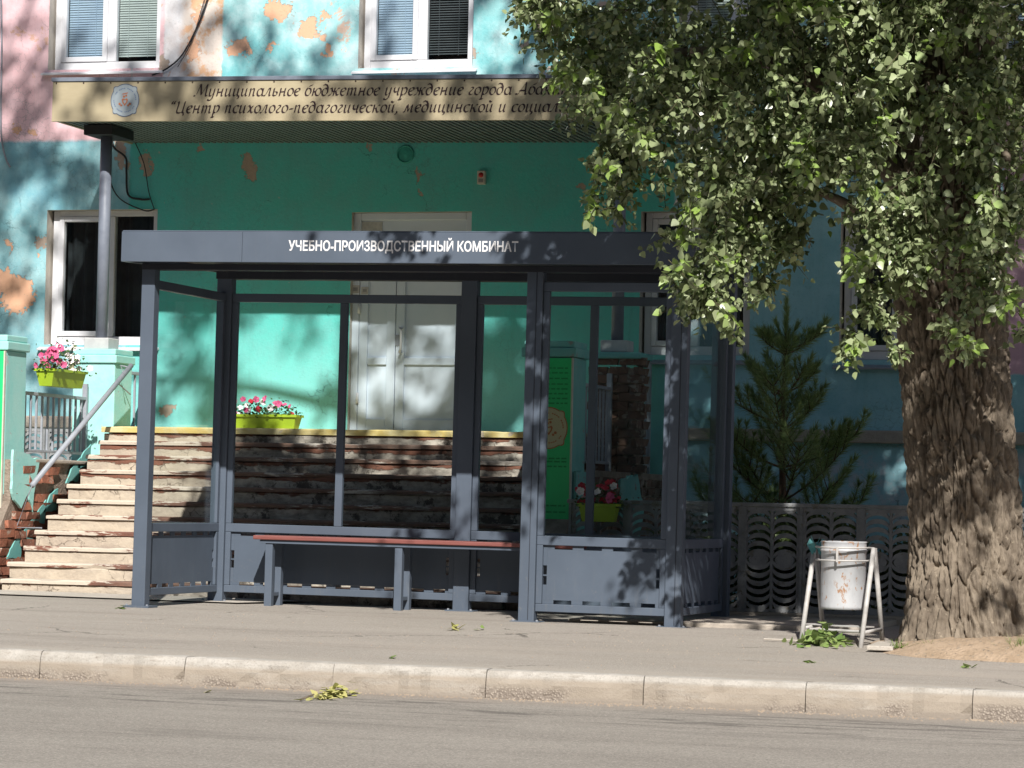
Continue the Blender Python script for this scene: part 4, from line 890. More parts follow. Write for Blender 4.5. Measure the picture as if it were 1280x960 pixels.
for z in (.885, .80): MB().tube([Vector((bL.x, bL.y, z)), ctr+Vector((-.165, .0, z))], .008, 6).obj('hoop_arm', M_legw, bt); MB().tube([ctr+Vector((.165, .0, z)), Vector((bR.x, bR.y, z))], .008, 6).obj('hoop_arm', M_legw, bt)
MB().tube([ctr+Vector((-.01, -.203, .89)), ctr+Vector((-.01, -.203, .79))], .009, 6).obj('catch', M_legw, bt)
b = MB(); b.beam(bL+Vector((-.02, .0, gl_+.11)), bR+Vector((-.02, 0, gl_+.11)), .10, .008); b.obj('foot_tray', M_legw, bt)
MB().tube([bL+Vector((-.02, -.1, gl_+.08)), bR+Vector((-.02, -.1, gl_+.08))], .010, 8).obj('cross_bar', M_legw, bt)
M_bag = gm('blue_plastic_rag', (.12, .36, .38), (.08, .26, .28), 20, .4, .3)
b = MB(); c0 = Vector((bL.x+.02, bL.y-.03, .90))
for k in range(7):
    a = k*.9; b.add([c0+Vector((0, 0, -.02)), c0+Vector((.05*math.cos(a), -.03*math.sin(a), .04+.03*math.sin(k*2.1))), c0+Vector((.07*math.cos(a+.6), -.04*math.sin(a+.6), .0)), c0+Vector((.03*math.cos(a+.9), -.02, -.07))], [(0, 1, 2, 3)])
b.obj('plastic_rag', M_bag, None, label='blue-green plastic rag tied on the left corner of the litter bin frame', cat='rag')

# ------------------------------------------------------------------ trees
g = G('poplar_bark')
c = g.mix(g.ss(g.noise(9, 7, .7, g.vmul(g.pos, (1, 1, .35))), .3, .7), (.265, .22, .17), (.12, .096, .074))
c = g.mix(g.ss(g.noise(26, 6, .7), .58, .7, 0., .6), c, (.40, .34, .26))
M_bark = g.done(g.bsdf(c, .93, g.bump(g.m('ADD', g.noise(60, 6, .7, g.vmul(g.pos, (1, 1, .4))), g.noise(18, 5, .7, g.vmul(g.pos, (1, 1, .3)))), .8, .012), .2))
def leaf_material(name, c1, c2, gloss=.40, hero=None):
    g = G(name); at = g.n('Attribute', attribute_name='tint', out=2); 
    c = g.mix(g.ss(at, 0, .75), c1, c2)
    if hero: c = g.mix(g.ss(at, .72, .9), c, hero)
    bk = g.n('NewGeometry', out=6)
    c = g.mix(g.m('MULTIPLY', bk, .5), c, tuple(min(1, x*.8+.03) for x in c2))
    pb = g.bsdf(c, gloss, None, .55); tr = g.n('BsdfTranslucent', (g.mix(.0, g.mix(.5, c, (.22, .34, .06)), c),))
    return g.done(g.n('MixShader', (.17, pb, tr)))
M_leaf = leaf_material('poplar_leaf', (.060, .092, .030), (.37, .43, .23), .30, (.24, .36, .075))
M_twig = gm('green_brown_twig', (.11, .10, .05), (.08, .07, .04), 20, .8, .2)
LT = np.array([(0, 0, 0), (.27, .02, .03), (.44, .27, .06), (.25, .70, .02), (0, 1.06, -.07), (-.25, .70, .02), (-.44, .27, .06), (-.27, .02, .03), (0, .42, -.01)])
LF = [(0, 1, 2, 8), (8, 2, 3, 4), (0, 8, 6, 7), (8, 4, 5, 6)]
def unit(v): return v/np.maximum(np.linalg.norm(v, axis=1, keepdims=True), 1e-6)
class Leaves:
    def __init__(s): s.p = []; s.d = []; s.sz = []; s.t = []; s.tv = None
    def add(s, p, d, sz): s.p.append(p); s.d.append(d); s.sz.append(sz); s.t.append(rng.beta(1.6, 2.2, len(p)) if s.tv is None else rng.uniform(s.tv, s.tv+.35, len(p)))
    def arrays(s): return np.concatenate(s.p), np.concatenate(s.d), np.concatenate(s.sz)
def leaf_frames(p, d, facing=(0.15, -.45, .55), amt=.75):
    n = rng.normal(size=p.shape)+np.array(facing)*amt*2; d = unit(d); n = n-d*(n*d).sum(1, keepdims=True); n = unit(n); x = np.cross(d, n); return x, d, n
def leaf_mesh(name, p, x, d, n, sz, mat, off, tint=None):
    N = len(p); k = len(LT)
    wv = rng.uniform(.85, 1.15, N); curl = rng.uniform(-.6, 1.4, N)
    v = p[:, None]+sz[:, None, None]*(LT[None, :, 0, None]*wv[:, None, None]*x[:, None]+LT[None, :, 1, None]*d[:, None]+LT[None, :, 2, None]*curl[:, None, None]*n[:, None])
    v = v.reshape(-1, 3)-np.array(off); f = (np.array(LF)[None]+np.arange(N)[:, None, None]*k).reshape(-1, 4)
    me = bpy.data.meshes.new(name); me.vertices.add(len(v)); me.vertices.foreach_set('co', v.ravel()); me.loops.add(f.size); me.loops.foreach_set('vertex_index', f.ravel().astype(np.int32))
    me.polygons.add(len(f)); me.polygons.foreach_set('loop_start', np.arange(0, f.size, 4, dtype=np.int32))
    me.materials.append(mat); me.update(calc_edges=True)
    a = me.attributes.new('tint', 'FLOAT', 'POINT'); a.data.foreach_set('value', np.repeat(rng.beta(1.6, 2.2, N) if tint is None else tint, k).astype(np.float32)); return me
def sprays(L, c, r, n, size, twl=.35, squash=.8, down=.55, twigs=None):
    """n leaves set on drooping twigs in an ellipsoid round c"""
    c = np.array(c); nl = 13; nt_ = max(1, n//nl)
    u = unit(rng.normal(size=(nt_, 3)))*(rng.uniform(.15, 1, (nt_, 1))**.5); st_ = c+u*np.array([r, r*squash, r])*.9
    dr = unit(u*.9+rng.normal(size=(nt_, 3))*.5+np.array([0, -.15, -down])); ln = twl*rng.uniform(.5, 1.2, (nt_, 1))
    t_ = np.linspace(0, 1, nl)
    for k in range(nt_):
        q = st_[k]-dr[k]*ln[k]*.5+dr[k]*ln[k]*t_[:, None]+np.array([0, 0, -.10])*ln[k]*(t_**2)[:, None]
        pr = unit(rng.normal(size=(nl, 3))); d = unit(pr*.9+dr[k]*.35+np.array([0, 0, -.5]))
        s_ = size*rng.uniform(.65, 1.15, nl)*(1-.25*t_)
        L.add(q+pr*size*.35, d, s_)
        if twigs is not None and k % 2 == 0: twigs.append((Vector(q[0]), Vector(q[nl//2]), Vector(q[-1])))
def bark_limb(b, pts, r0, r1, n=10):
    m = len(pts); b.tube(pts, [r0+(r1-r0)*i/(m-1) for i in range(m)], n)
def curve_pts(a, c, bow, n=8):
    a, c = Vector(a), Vector(c); md = (a+c)/2+Vector(bow); return [(1-t)**2*a+2*t*(1-t)*md+t*t*c for t in [i/(n-1) for i in range(n)]]

TR = empty('poplar_tree', (-2.6, 20.0, .3), 'big old poplar with furrowed trunk and drooping leafy branches right of the shelter', 'tree')
# trunk mesh with furrowed bark
cp = [(P(1222, 800, 20.).x, .10, .56), (P(1213, 760, 20.).x, .45, .440), (P(1209, 720, 20.).x, .70, .385), (P(1207, 690, 20.).x, .86, .360), (P(1204, 620, 20.).x, 1.25, .347), (P(1195, 520, 20.).x, 1.78, .345), (P(1188, 430, 20.).x, 2.26, .345), (P(1184, 340, 20.).x, 2.75, .36), (P(1182, 240, 20.).x, 3.3, .33), (P(1182, 0, 20.).x, 4.6, .30), (-2.6, 7., .22), (-2.5, 10, .12)]
zc_ = np.array([c_[1] for c_ in cp]); NA, NZ = 400, 560
zz_ = np.concatenate([np.linspace(.10, 3.4, 480), np.linspace(3.42, 10, NZ-480)])
xcn = np.interp(zz_, zc_, [c_[0] for c_ in cp]); rcn = np.interp(zz_, zc_, [c_[2] for c_ in cp]); th_ = np.linspace(0, 2*np.pi, NA, endpoint=False)
V_ = np.zeros((NZ, NA, 3))
for i in range(NZ):
    z = zz_[i]; r0 = rcn[i]; root = max(0, (.75-z)/.65)
    for j in range(NA):
        a = th_[j]; cx, sx = math.cos(a), math.sin(a)
        wp = noise.noise(Vector((cx*2.2, sx*2.2, z*1.5)))*.5
        n_a = noise.noise(Vector((cx*10+wp*3, sx*10+wp*3, z*2.0+3))); n_b = noise.noise(Vector((cx*22+wp*4, sx*22, z*5.0+9)))
        vd = noise.voronoi(Vector((cx*7.6+wp*1.6, sx*7.6+wp*1.6, z*4.3+.6*n_a)))[0]; ed = min(1., (vd[1]-vd[0])*3.6)
        rid = ed*(2-ed)*.62+min(1, abs(n_a)*7.5)*.20+min(1, abs(n_b)*5.5)*.18
        cut = noise.noise(Vector((cx*7, sx*7, z*11)))
        lob = 1+.10*math.sin(3*a+1+z*.3)*(.3+root)+root*.16*math.sin(5*a+.7)+.04*noise.noise(Vector((cx*1.5, sx*1.5, z*.8)))
        rr = r0*lob-.056+.074*rid+.019*cut+.008*noise.noise(Vector((cx*22, sx*22, z*24)))
        V_[i, j] = (xcn[i]+cx*rr, 20.0+sx*rr, z)
idx = np.arange(NZ*NA).reshape(NZ, NA); f_ = np.stack([idx[:-1], np.roll(idx, -1, 1)[:-1], np.roll(idx, -1, 1)[1:], idx[1:]], -1).reshape(-1, 4)
me = bpy.data.meshes.new('trunk'); v_ = V_.reshape(-1, 3)-np.array(OFF[TR.name]); me.vertices.add(len(v_)); me.vertices.foreach_set('co', v_.ravel()); me.loops.add(f_.size); me.loops.foreach_set('vertex_index', f_.ravel().astype(np.int32)); me.polygons.add(len(f_)); me.polygons.foreach_set('loop_start', np.arange(0, f_.size, 4, dtype=np.int32)); me.polygons.foreach_set('use_smooth', [True]*len(f_)); me.materials.append(M_bark); me.update(calc_edges=True)
o = bpy.data.objects.new('trunk', me); COL.objects.link(o); o.parent = TR
# limbs
limbs = [((-2.75, 20, 2.8), P(960, 60, 19.6), (-.1, -.2, .5), .11, .03), ((-2.8, 20, 2.6), P(1020, 240, 19.3), (-.1, -.3, .25), .07, .02), ((-2.7, 20, 3.2), P(760, 90, 19.6), (.0, -.2, .9), .09, .015),
         ((-2.6, 20, 3.), P(1260, 200, 19.2), (.1, -.2, .4), .08, .02), ((-2.75, 20, 3.), P(1100, 100, 20.4), (.2, .2, .3), .13, .06), ((-2.6, 20.1, 3.), P(1225, 60, 20.5), (.1, .2, .3), .12, .06),
         ((-2.7, 20, 4.5), (-6.0, 19.2, 6.6), (0, 0, .8), .13, .03), ((-2.7, 20, 5.), (-5.2, 21.0, 8.5), (0, 0, .8), .12, .03), ((-2.6, 20, 4.6), (.8, 19.5, 6.6), (0, 0, .8), .13, .03), ((-2.6, 20, 5.4), (-2.5, 17.8, 7.8), (0, 0, .8), .10, .03), ((-2.6, 20, 5.4), (-2.0, 22.5, 8.2), (0, 0, .8), .10, .03), ((-2.7, 20, 6.), (-9.2, 20.2, 8.2), (0, 0, 1.2), .12, .02)]
for a, c, bo, r0, r1 in limbs: 
    b = MB(); bark_limb(b, curve_pts(a, c, bo, 10), r0, r1, 10); b.obj('limb', M_bark, TR, smooth=True)
Lv = Leaves(); Lb = Leaves(); tw = []
blobs = [(655, 2, 19.8, .12), (690, 22, 19.8, .20), (735, 50, 19.7, .32), (712, 100, 19.4, .10), (745, 125, 19.5, .26), (700, 60, 19.9, .12), (800, 50, 19.6, .5), (800, 150, 19.5, .34), (780, 215, 19.6, .20), (745, 210, 19.6, .09), (738, 255, 19.6, .07), (765, 265, 19.6, .09),
         (850, 120, 19.3, .45), (888, 222, 19.3, .27), (872, 300, 19.3, .24), (850, 345, 19.2, .12), (880, 350, 19.2, .20), (905, 385, 19.2, .13), (912, 415, 19.2, .06), (930, 325, 19.4, .22), (950, 360, 19.4, .12), (885, 62, 19.5, .36), (950, 120, 19.2, .48), (955, 215, 19.3, .36), (965, 285, 19.4, .28), (985, 320, 19.4, .16),
         (1010, 45, 19.4, .5), (1050, 120, 19.1, .48), (1085, 200, 19.0, .34), (1105, 270, 19.0, .30), (1098, 330, 19.0, .22), (1080, 375, 19.0, .14), (1062, 415, 19.0, .10), (1055, 447, 19.0, .07), (1105, 400, 19.0, .12), (1120, 440, 19.0, .07), (1120, 50, 19.2, .5), (1180, 120, 19.1, .48), (1185, 210, 19.0, .34), (1235, 285, 18.95, .26), (1222, 335, 19.0, .20), (1218, 375, 19.0, .16), (1190, 412, 19.0, .14), (1212, 440, 19.0, .08),
         (1250, 100, 19.2, .48), (1268, 200, 19.1, .34), (1262, 260, 19.1, .26), (1255, 372, 19.0, .12), (1272, 420, 19.0, .07), (1245, 25, 19.3, .5), (1150, 10, 19., .4), (1100, -15, 19.1, .5), (1200, -20, 19., .5), (1000, -20, 19.3, .5), (985, -30, 19.4, .4), (1150, 290, 19.05, .22), (1160, 340, 19.05, .14), (1012, 185, 19.2, .2)]
for px, py, Y, r in blobs:
    if r < .2: sprays(Lv, P(px, py, Y), r, int(3900*r*r+130*r+26), .056, min(.34, .12+r*.5), 1.0, .5, tw)
    else:
        for _ in range(int(50*r*r+4)):
            u = unit(rng.normal(size=(1, 3)))[0]*r*.95*rng.uniform(.2, 1)**.5; rr = random.uniform(.10, .17)
            sprays(Lv, P(px, py, Y)+Vector((u[0], u[1]*1.3, u[2])), rr, random.randint(58, 118), random.choice((.048, .055, .062, .072)), .26, 1., .6, tw)
Lv.tv = .75
for px, py, r in ((718, 98, .09), (738, 112, .12), (772, 128, .12), (700, 92, .06), (800, 170, .10), (855, 285, .10), (865, 262, .08), (1010, 205, .10), (1000, 192, .07), (1086, 236, .12), (980, 8, .10), (1025, 6, .08), (1178, 58, .10), (905, 392, .08), (745, 262, .05), (1068, 428, .06), (1210, 432, .09), (1262, 372, .10),
                  (1110, 150, .09), (930, 60, .08), (845, 340, .10), (1245, 262, .10), (1230, 120, .10), (760, 205, .07), (890, 330, .09), (1075, 330, .09), (830, 60, .07), (690, 20, .07)):
    sprays(Lv, P(px, py, 18.75), r, 40, .074, .20, 1., .6, tw)
Lv.tv = None
back = [(760, 60), (830, 90), (900, 120), (960, 60), (1000, 150), (1050, 60), (1100, 130), (1160, 180), (1200, 60), (1230, 160), (895, 200), (945, 240), (1115, 230), (1180, 260), (1260, 60), (1270, 160), (790, 30), (985, 110)]
for px, py in back:
    for Y in (20.9, 21.7): c = P(px+random.uniform(-25, 25), py+random.uniform(-20, 20), Y); sprays(Lv, c, .40, 470, .062, .4, .9, .5, tw)
# what falls in shade on the facade: used to shape the hidden upper crown
shd = [(560, 440, 75, 110, .85), (610, 470, 60, 90, .7), (240, 470, 28, 60, .55), (110, 215, 50, 40, .5), (40, 110, 40, 30, .35), (20, 250, 30, 60, .35), (430, 110, 30, 30, .5), (200, 120, 40, 30, .5), (310, 120, 35, 25, .4), (420, 430, 25, 80, .5), (640, 15, 40, 40, .5), (620, 110, 30, 40, .6), (330, 20, 25, 25, .35), (60, 350, 25, 40, .2)]
def shade(px, py):
    if px > 1320: return .9
    if px > 668:
        for cx, cy, rx, ry in ((1100, 605, 28, 26), (1000, 600, 14, 18), (1262, 330, 14, 40), (700, 42, 26, 30), (940, 500, 9, 14)):
            if ((px-cx)/rx)**2+((py-cy)/ry)**2 < 1: return 0
        return .95
    return min(.95, .07+sum(a*math.exp(-((px-cx)/rx)**2-((py-cy)/ry)**2) for cx, cy, rx, ry, a in shd))
cnt = 0
for k in range(5200):
    u = unit(rng.normal(size=(1, 3)))[0]*rng.uniform(0, 1)**.4; X, Y, Z = -3.4+u[0]*7.4, 20.3+u[1]*3.3, 8.6+u[2]*4.6
    if Z < 5.15: continue
    if 0 < Z-.885*(20.72-Y) < 3.5 and Y < 20.72 and X-.35*(20.72-Y) < -6.5: continue
    t_ = YW-Y; q = Q((X-.35*t_, YW, Z-.885*t_)); gz = Z-.885*t_
    if gz < 1.2:      # lands on the stairs / pavement
        t2 = (Z-.35)/.885; qq = Q((X-.35*t2, min(Y+t2, YW), .35))
        if Y+t2 < 22.0 and X-.35*t2 < -4.2 or (qq[0] < 300): continue
    s_ = shade(*q)
    if gz > 6.2: s_ = .35
    if q[0] < 668 and gz > 1.2: continue
    if random.random() < s_*.42: sprays(Lb, (X, Y, Z), .40, 55, .13, .5, .9, .3); cnt += 1
for k in range(1500):      # unseen high crown, leaves placed where their soft shadow should fall on the facade
    px, py = random.uniform(-60, 668), random.uniform(-60, 540); q = W(px, py); t_ = random.uniform(9, 13)
    if random.random() < shade(px, py)*.30: sprays(Lb, (q.x+.35*t_, q.y-t_, q.z+.885*t_), .45, 58, .14, .5, .9, .3)
for k in range(1100):       # unseen leaf sprays added above the view to dapple trunk, fence and shelter
    X, Y, Z = random.uniform(-6.5, .6), random.uniform(15.9, 18.9), random.uniform(4.45, 6.8)
    if Z < 1.13+Y*1.02*.166+.55: continue
    t_ = 20.8-Y; Xp, Zp = X-.35*t_, Z-.885*t_
    if 0 < Zp < 3.3:
        if Xp < -6.9: a_ = 0
        elif Xp < -5.95: a_ = .5 if Zp > 2.4 else .05
        elif Xp < -4.4 and Zp > 2.5: a_ = 2.2 if Xp > -5.8 else 1.
        elif Xp < -4.65: a_ = .8 if Zp > 1.25 else (.45 if Zp > .85 else .10)
        else: a_ = .62 if Zp < 1. or Xp < -3.3 else .85
        if Zp < .05: a_ = 0
    elif Zp <= 0: a_ = 0
    else: a_ = .52 if Xp > -5.6 else .3
    if random.random() < a_*.42: sprays(Lb, (X, Y, Z), .22, 46, .085, .35, .9, .4)
for k in range(210):        # more unseen sprays added to dapple the trunk
    q = Vector((random.uniform(-3.05, -2.15), 19.65, random.uniform(.35, 3.4))); t_ = random.uniform(2.6, 6.5); c = (q.x+.35*t_, q.y-t_, q.z+.885*t_)
    if c[2] < 1.13+c[1]*1.02*.166+.45: continue
    if random.random() < (.60 if q.z > 1.5 else .30): sprays(Lb, c, .13, 26, .075, .25, .9, .5)
for k in range(420):        # unseen sprays added to shade the middle of the stairs
    px, py = random.uniform(285, 650), random.uniform(545, 650); Yt = 25.2-(py-540)/190*2.3; q = P(px, py, Yt); t_ = random.uniform(5.5, 9)
    c = (q.x+.35*t_, q.y-t_, q.z+.885*t_)
    if c[2] < 5.2 or (0 < c[2]-.885*(20.72-c[1]) < 3.4 and c[1] < 20.72): continue
    if random.random() < (.28 if px < 450 else .10): sprays(Lb, c, .35, 50, .12, .5, .9, .3)
pf, df_, sf = Lv.arrays(); tf = np.concatenate(Lv.t); x_, d_, n_ = leaf_frames(pf, df_, amt=.46)
# the 300 leaves that show largest become leaf parts of their own
prj = np.array([Q(p) for p in pf]); infr = (prj[:, 0] > 5) & (prj[:, 0] < 1275) & (prj[:, 1] > 5) & (prj[:, 1] < 700)
cen = pf; view = unit(cen-np.array([0, 0, EYE])); face = np.abs((n_*view).sum(1)); front = (20.4-pf[:, 1])
score = np.where(infr, sf*12*face+front*.9, -9); top_i = np.argsort(-score)[:300]
mask = np.ones(len(pf), bool); mask[top_i] = False
offT = np.array(OFF[TR.name])
o = bpy.data.objects.new('crown', leaf_mesh('crown', pf[mask], x_[mask], d_[mask], n_[mask], sf[mask], M_leaf, offT, tf[mask])); COL.objects.link(o); o.parent = TR; o['kind'] = 'stuff'
lm = [leaf_mesh('leaf', np.zeros((1, 3)), np.array([[1., 0, 0]]), np.array([[0, 1., 0]]), np.array([[0, 0, 1.]]), np.ones(1), M_leaf, (0, 0, 0), np.full(1, .35+.1*_)) for _ in range(6)]
for k, i in enumerate(top_i):
    o = bpy.data.objects.new('leaf', lm[k % 6]); COL.objects.link(o); o.parent = TR
    m = Matrix((Vector(x_[i]), Vector(d_[i]), Vector(n_[i]))).transposed().to_4x4(); m.translation = Vector(pf[i])-OFF[TR.name]
    o.matrix_local = m@Matrix.Scale(sf[i], 4)
pb_, db_, sb_ = Lb.arrays(); xb2, db2, nb2 = leaf_frames(pb_, db_)
o = bpy.data.objects.new('upper_crown', leaf_mesh('upper_crown', pb_, xb2, db2, nb2, sb_, M_leaf, offT)); COL.objects.link(o); o.parent = TR; o['kind'] = 'stuff'  # unseen foliage, shaped by the shade it has to cast
b = MB()
for q3 in tw: b.tube(q3, [.0035, .0025, .0015], 4, cap=False)
o = b.obj('twigs', M_twig, TR); o['kind'] = 'stuff'
print('leaves', len(pf), len(pb_), cnt)

# young pine
M_needle = leaf_material('pine_needle', (.10, .18, .075), (.26, .36, .13), .5)
M_pbark = gm('pine_bark', (.14, .09, .06), (.09, .06, .04), 20, .9, .5)
PB = Vector((-4.745, 24.6, .3)); pn = empty('young_pine', PB, 'young green pine standing behind the crescent fence against the blue wall', 'tree')
ptop = 2.86
MB().tube([PB, PB+Vector((.02, 0, .9)), Vector((-4.74, 24.6, 1.8)), Vector((-4.72, 24.6, ptop-.25))], [.04, .032, .022, .008], 8).obj('trunk', M_pbark, pn, smooth=True)
NV = []; NF = []
def needles(a, c, dens=520, ln=.088, ang=.75):
    a, c = np.array(a), np.array(c); L_ = np.linalg.norm(c-a); n = int(L_*dens)
    if n < 2: return
    t_ = rng.uniform(0, 1, n)[:, None]; ax = (c-a)/L_; p = a+(c-a)*t_; q = rng.normal(size=(n, 3)); q = unit(q-ax*(q@ax)[:, None])
    d = unit(q*math.sin(ang)+ax*math.cos(ang)*rng.uniform(.6, 1.2, (n, 1))); l_ = ln*rng.uniform(.7, 1.2, (n, 1)); s_ = unit(np.cross(d, rng.normal(size=(n, 3))))*.0026
    NV.append(np.stack([p-s_, p+s_, p+d*l_], 1))
def pbranch(a, d, L_, r=.010, depth=0):
    a = Vector(a); d = Vector(d).normalized(); pts = [a]; dd = d.copy()
    for k in range(6): dd = (dd+Vector((0, 0, .09))).normalized(); pts.append(pts[-1]+dd*L_/6)
    b.tube(pts, [r*(1-.12*k) for k in range(7)], 5)
    for k in range(2, 6): needles(pts[k], pts[k+1])
    needles(pts[6], pts[6]+dd*.04, 1400, .07, .45)
    if depth < 1:
        for k in (3, 4, 5, 6):
            for s in (-1, 1):
                sd = dd.cross(Vector((0, 0, 1))).normalized()*s
                pbranch(pts[k], dd*.75+sd*.8+Vector((0, 0, random.uniform(0, .4))), L_*random.uniform(.25, .42), r*.5, depth+1)
for z, n, L_ in ((.55, 6, .62), (.85, 7, .66), (1.15, 7, .66), (1.45, 6, .56), (1.8, 6, .48), (2.1, 5, .34), (2.4, 5, .26)):
    a0 = random.uniform(0, 6)
    for k in range(n):
        b = MB(); a = a0+2*math.pi*k/n+random.uniform(-.25, .25); l2 = L_*random.uniform(.7, 1.25)
        pbranch((PB.x+.02, PB.y, z+random.uniform(-.05, .05)), (math.cos(a), math.sin(a), random.uniform(.05, .55)), l2); b.obj('branch', M_pbark, pn)
needles((-4.73, 24.6, 1.7), (-4.72, 24.6, ptop-.1), 900, .08, .5); needles((-4.72, 24.6, ptop-.3), (-4.72, 24.6, ptop), 900, .08, .35)
for dx, hh in ((-.09, .22), (.10, .2), (.03, .14)):
    needles((-4.72, 24.6, ptop-.4), (-4.72+dx, 24.6, ptop-.4+hh), 1100, .07, .4)
def tri_mesh(name, arr, mat, off):
    v = np.concatenate(arr).reshape(-1, 3)-np.array(off); n = len(v)//3; me = bpy.data.meshes.new(name); me.vertices.add(len(v)); me.vertices.foreach_set('co', v.ravel()); me.loops.add(n*3); me.loops.foreach_set('vertex_index', np.arange(n*3, dtype=np.int32)); me.polygons.add(n); me.polygons.foreach_set('loop_start', np.arange(0, n*3, 3, dtype=np.int32)); me.materials.append(mat); me.update(calc_edges=True)
    a = me.attributes.new('tint', 'FLOAT', 'POINT'); a.data.foreach_set('value', np.repeat(rng.uniform(0, 1, n), 3).astype(np.float32)); return me
o = bpy.data.objects.new('needles', tri_mesh('needles', NV, M_needle, PB)); COL.objects.link(o); o.parent = pn; o['kind'] = 'stuff'
print('needles', sum(len(a) for a in NV))
# shrubs and weeds low behind the fence, thickened to darken its openings
def bush(name, c, r, n, size, label, cat, mat):
    L = Leaves(); sprays(L, c, r, n, size, .25, .5, -.5); p, d, s = L.arrays(); d[:, 2] += .7; x, d, nn = leaf_frames(p, d); off = Vector((c[0], c[1], c[2]-r))
    o = bpy.data.objects.new(name, leaf_mesh(name, p, x, d, nn, s, mat, off)); COL.objects.link(o); o.location = off; return setp(o, label, cat, 'low bushes behind the crescent fence')
M_shrub = leaf_material('shrub_leaf', (.045, .075, .022), (.085, .12, .035), .5)
bush('bush', (-4.3, 23.5, .60), .52, 31600, .0555, 'dark leafy bush in front of the pine behind the fence', 'bush', M_shrub)
bush('bush', (-5.2, 23.6, .62), .46, 2600, .055, 'small green bush behind the right corner of the shelter', 'bush', M_shrub)
bush('bush', (-3.45, 23.5, .62), .42, 2600, .055, 'low green bush behind the litter bin', 'bush', M_shrub)
bush('bush', (-5.75, 23.5, .55), .26, 800, .05, 'low bush beside the broken stair flank wall', 'bush', M_shrub)

# ------------------------------------------------------------------ dirt mound, slab pieces, litter
b = MB(); n = 40; m = 14; cx, cy = -2.15, 19.75; vs = []; fs = []
for j in range(m+1):
    for k in range(n):
        a = 2*math.pi*k/n; q = j/m; rx, ry = 1.08, .80; wob = 1+.12*noise.noise(Vector((math.cos(a)*2, math.sin(a)*2, 3)))
        x, y = cx+rx*q*wob*math.cos(a), cy+ry*q*wob*math.sin(a); vs.append((x, y, zs(x, y)-.012+.125*(1-q**3.2)+.016*noise.noise(Vector((x*7, y*7, 0)))+.01*noise.noise(Vector((x*25, y*25, 0)))*(q < .97)))
for j in range(m):
    for k in range(n): fs.append((j*n+k, j*n+(k+1) % n, (j+1)*n+(k+1) % n, (j+1)*n+k))
b.add(vs, fs); M_dirt = gm('dry_sandy_dirt', (.44, .33, .235), (.34, .25, .17), 8, .95, .9, 45, .02, (.46, .40, .32), 35, .6)
b.obj('dirt_mound', M_dirt, smooth=True, kind='structure')
M_stone = concrete('rubble_stone', (.36, .29, .22), (.28, .22, .17))
for k in range(16):
    px, py = [(1098, 782), (1110, 795), (1130, 800), (1150, 793), (1175, 800), (1190, 808), (1205, 798), (1222, 805), (1092, 775), (1162, 807), (1140, 786), (1240, 803), (1104, 770), (1183, 790), (1213, 790), (1120, 788)][k]
    q = P(px, py, 19.4+(805-py)*.02); q.z = zs(q.x, q.y)+.055 if px > 1125 else zs(q.x, q.y)+.01
    bm = bmesh.new(); bmesh.ops.create_icosphere(bm, subdivisions=1, radius=1); s = random.uniform(.012, .034) if k else .05
    for v in bm.verts: v.co = Vector((v.co.x*s*1.4, v.co.y*s, v.co.z*s*.55))*random.uniform(.8, 1.15)
    me = bpy.data.meshes.new('stone'); bm.to_mesh(me); bm.free(); me.materials.append(M_stone)
    o = bpy.data.objects.new('stone', me); COL.objects.link(o); o.location = q; setp(o, ['largest stone between the concrete slab and the poplar', 'stone just right of the flat broken slab', 'stone in the dirt under the left root of the poplar', 'stone touching the bark at the left side of the trunk', 'stone in the dirt below the middle of the trunk', 'stone at the front edge of the dirt patch below the trunk', 'stone close to the bark below the middle of the trunk', 'stone in the dirt below the right half of the trunk', 'stone behind the right leg of the litter bin', 'lowest stone on the front edge of the dirt patch', 'half buried stone against the left root', 'rightmost stone in the dirt patch near the grass tuft', 'stone between the bin leg and the poplar root', 'half buried stone against the bark, centre of the trunk foot', 'half buried stone against the bark, right of the trunk centre', 'small stone above the flat broken slab'][k], 'stone', 'stones at the foot of the poplar')
b = MB(); q = [P(x, y, Y) for x, y, Y in ((1083, 812, 19.35), (1116, 812, 19.35), (1128, 800, 19.75), (1098, 799, 19.75))]
for v in q: v.z = zs(v.x, v.y)+.012
b.prism(q, (0, 0, .03)); b.obj('slab_fragment', M_slab, bevel=.006, label='flat broken concrete slab lying between the litter bin and the poplar', cat='slab')
M_fall = leaf_material('fallen_green_leaf', (.12, .20, .05), (.26, .34, .11), .5); M_dry = leaf_material('dry_yellow_leaf', (.42, .42, .12), (.52, .48, .20), .7)
M_brnleaf = leaf_material('dry_brown_leaf', (.20, .13, .07), (.38, .28, .17), .8)
def litter(name, px0, px1, py0, py1, Y0, Y1, n, size, mat, label, cat, flatk=.8, heap=.05, kind=None):
    a = P(px0, py1, Y0); c = P(px1, py0, Y1); p = np.zeros((n, 3)); cx, cy = (a.x+c.x)/2, (Y0+Y1)/2
    p[:, 0] = cx+rng.normal(0, abs(c.x-a.x)/4.4, n); p[:, 1] = cy+rng.normal(0, abs(Y1-Y0)/4, n)
    for i in range(n): p[i, 2] = (zs(p[i, 0], p[i, 1]) if p[i, 1] > 17.1 else TX*(p[i, 0]+5))+.004+abs(rng.normal(0, heap))*math.exp(-((p[i, 0]-cx)/(abs(c.x-a.x)/3))**2)
    d = rng.normal(size=(n, 3)); d[:, 2] *= 1-flatk; x, d, nn = leaf_frames(p, d, (0, 0, 1), 1.5); s = size*rng.uniform(.6, 1.2, n); off = Vector((cx, cy, p[:, 2].min()))
    o = bpy.data.objects.new(name, leaf_mesh(name, p, x, d, nn, s, mat, off)); COL.objects.link(o); o.location = off; return setp(o, label, cat, None, kind)
M_grass = leaf_material('grass_blade', (.10, .17, .03), (.17, .24, .06), .6)
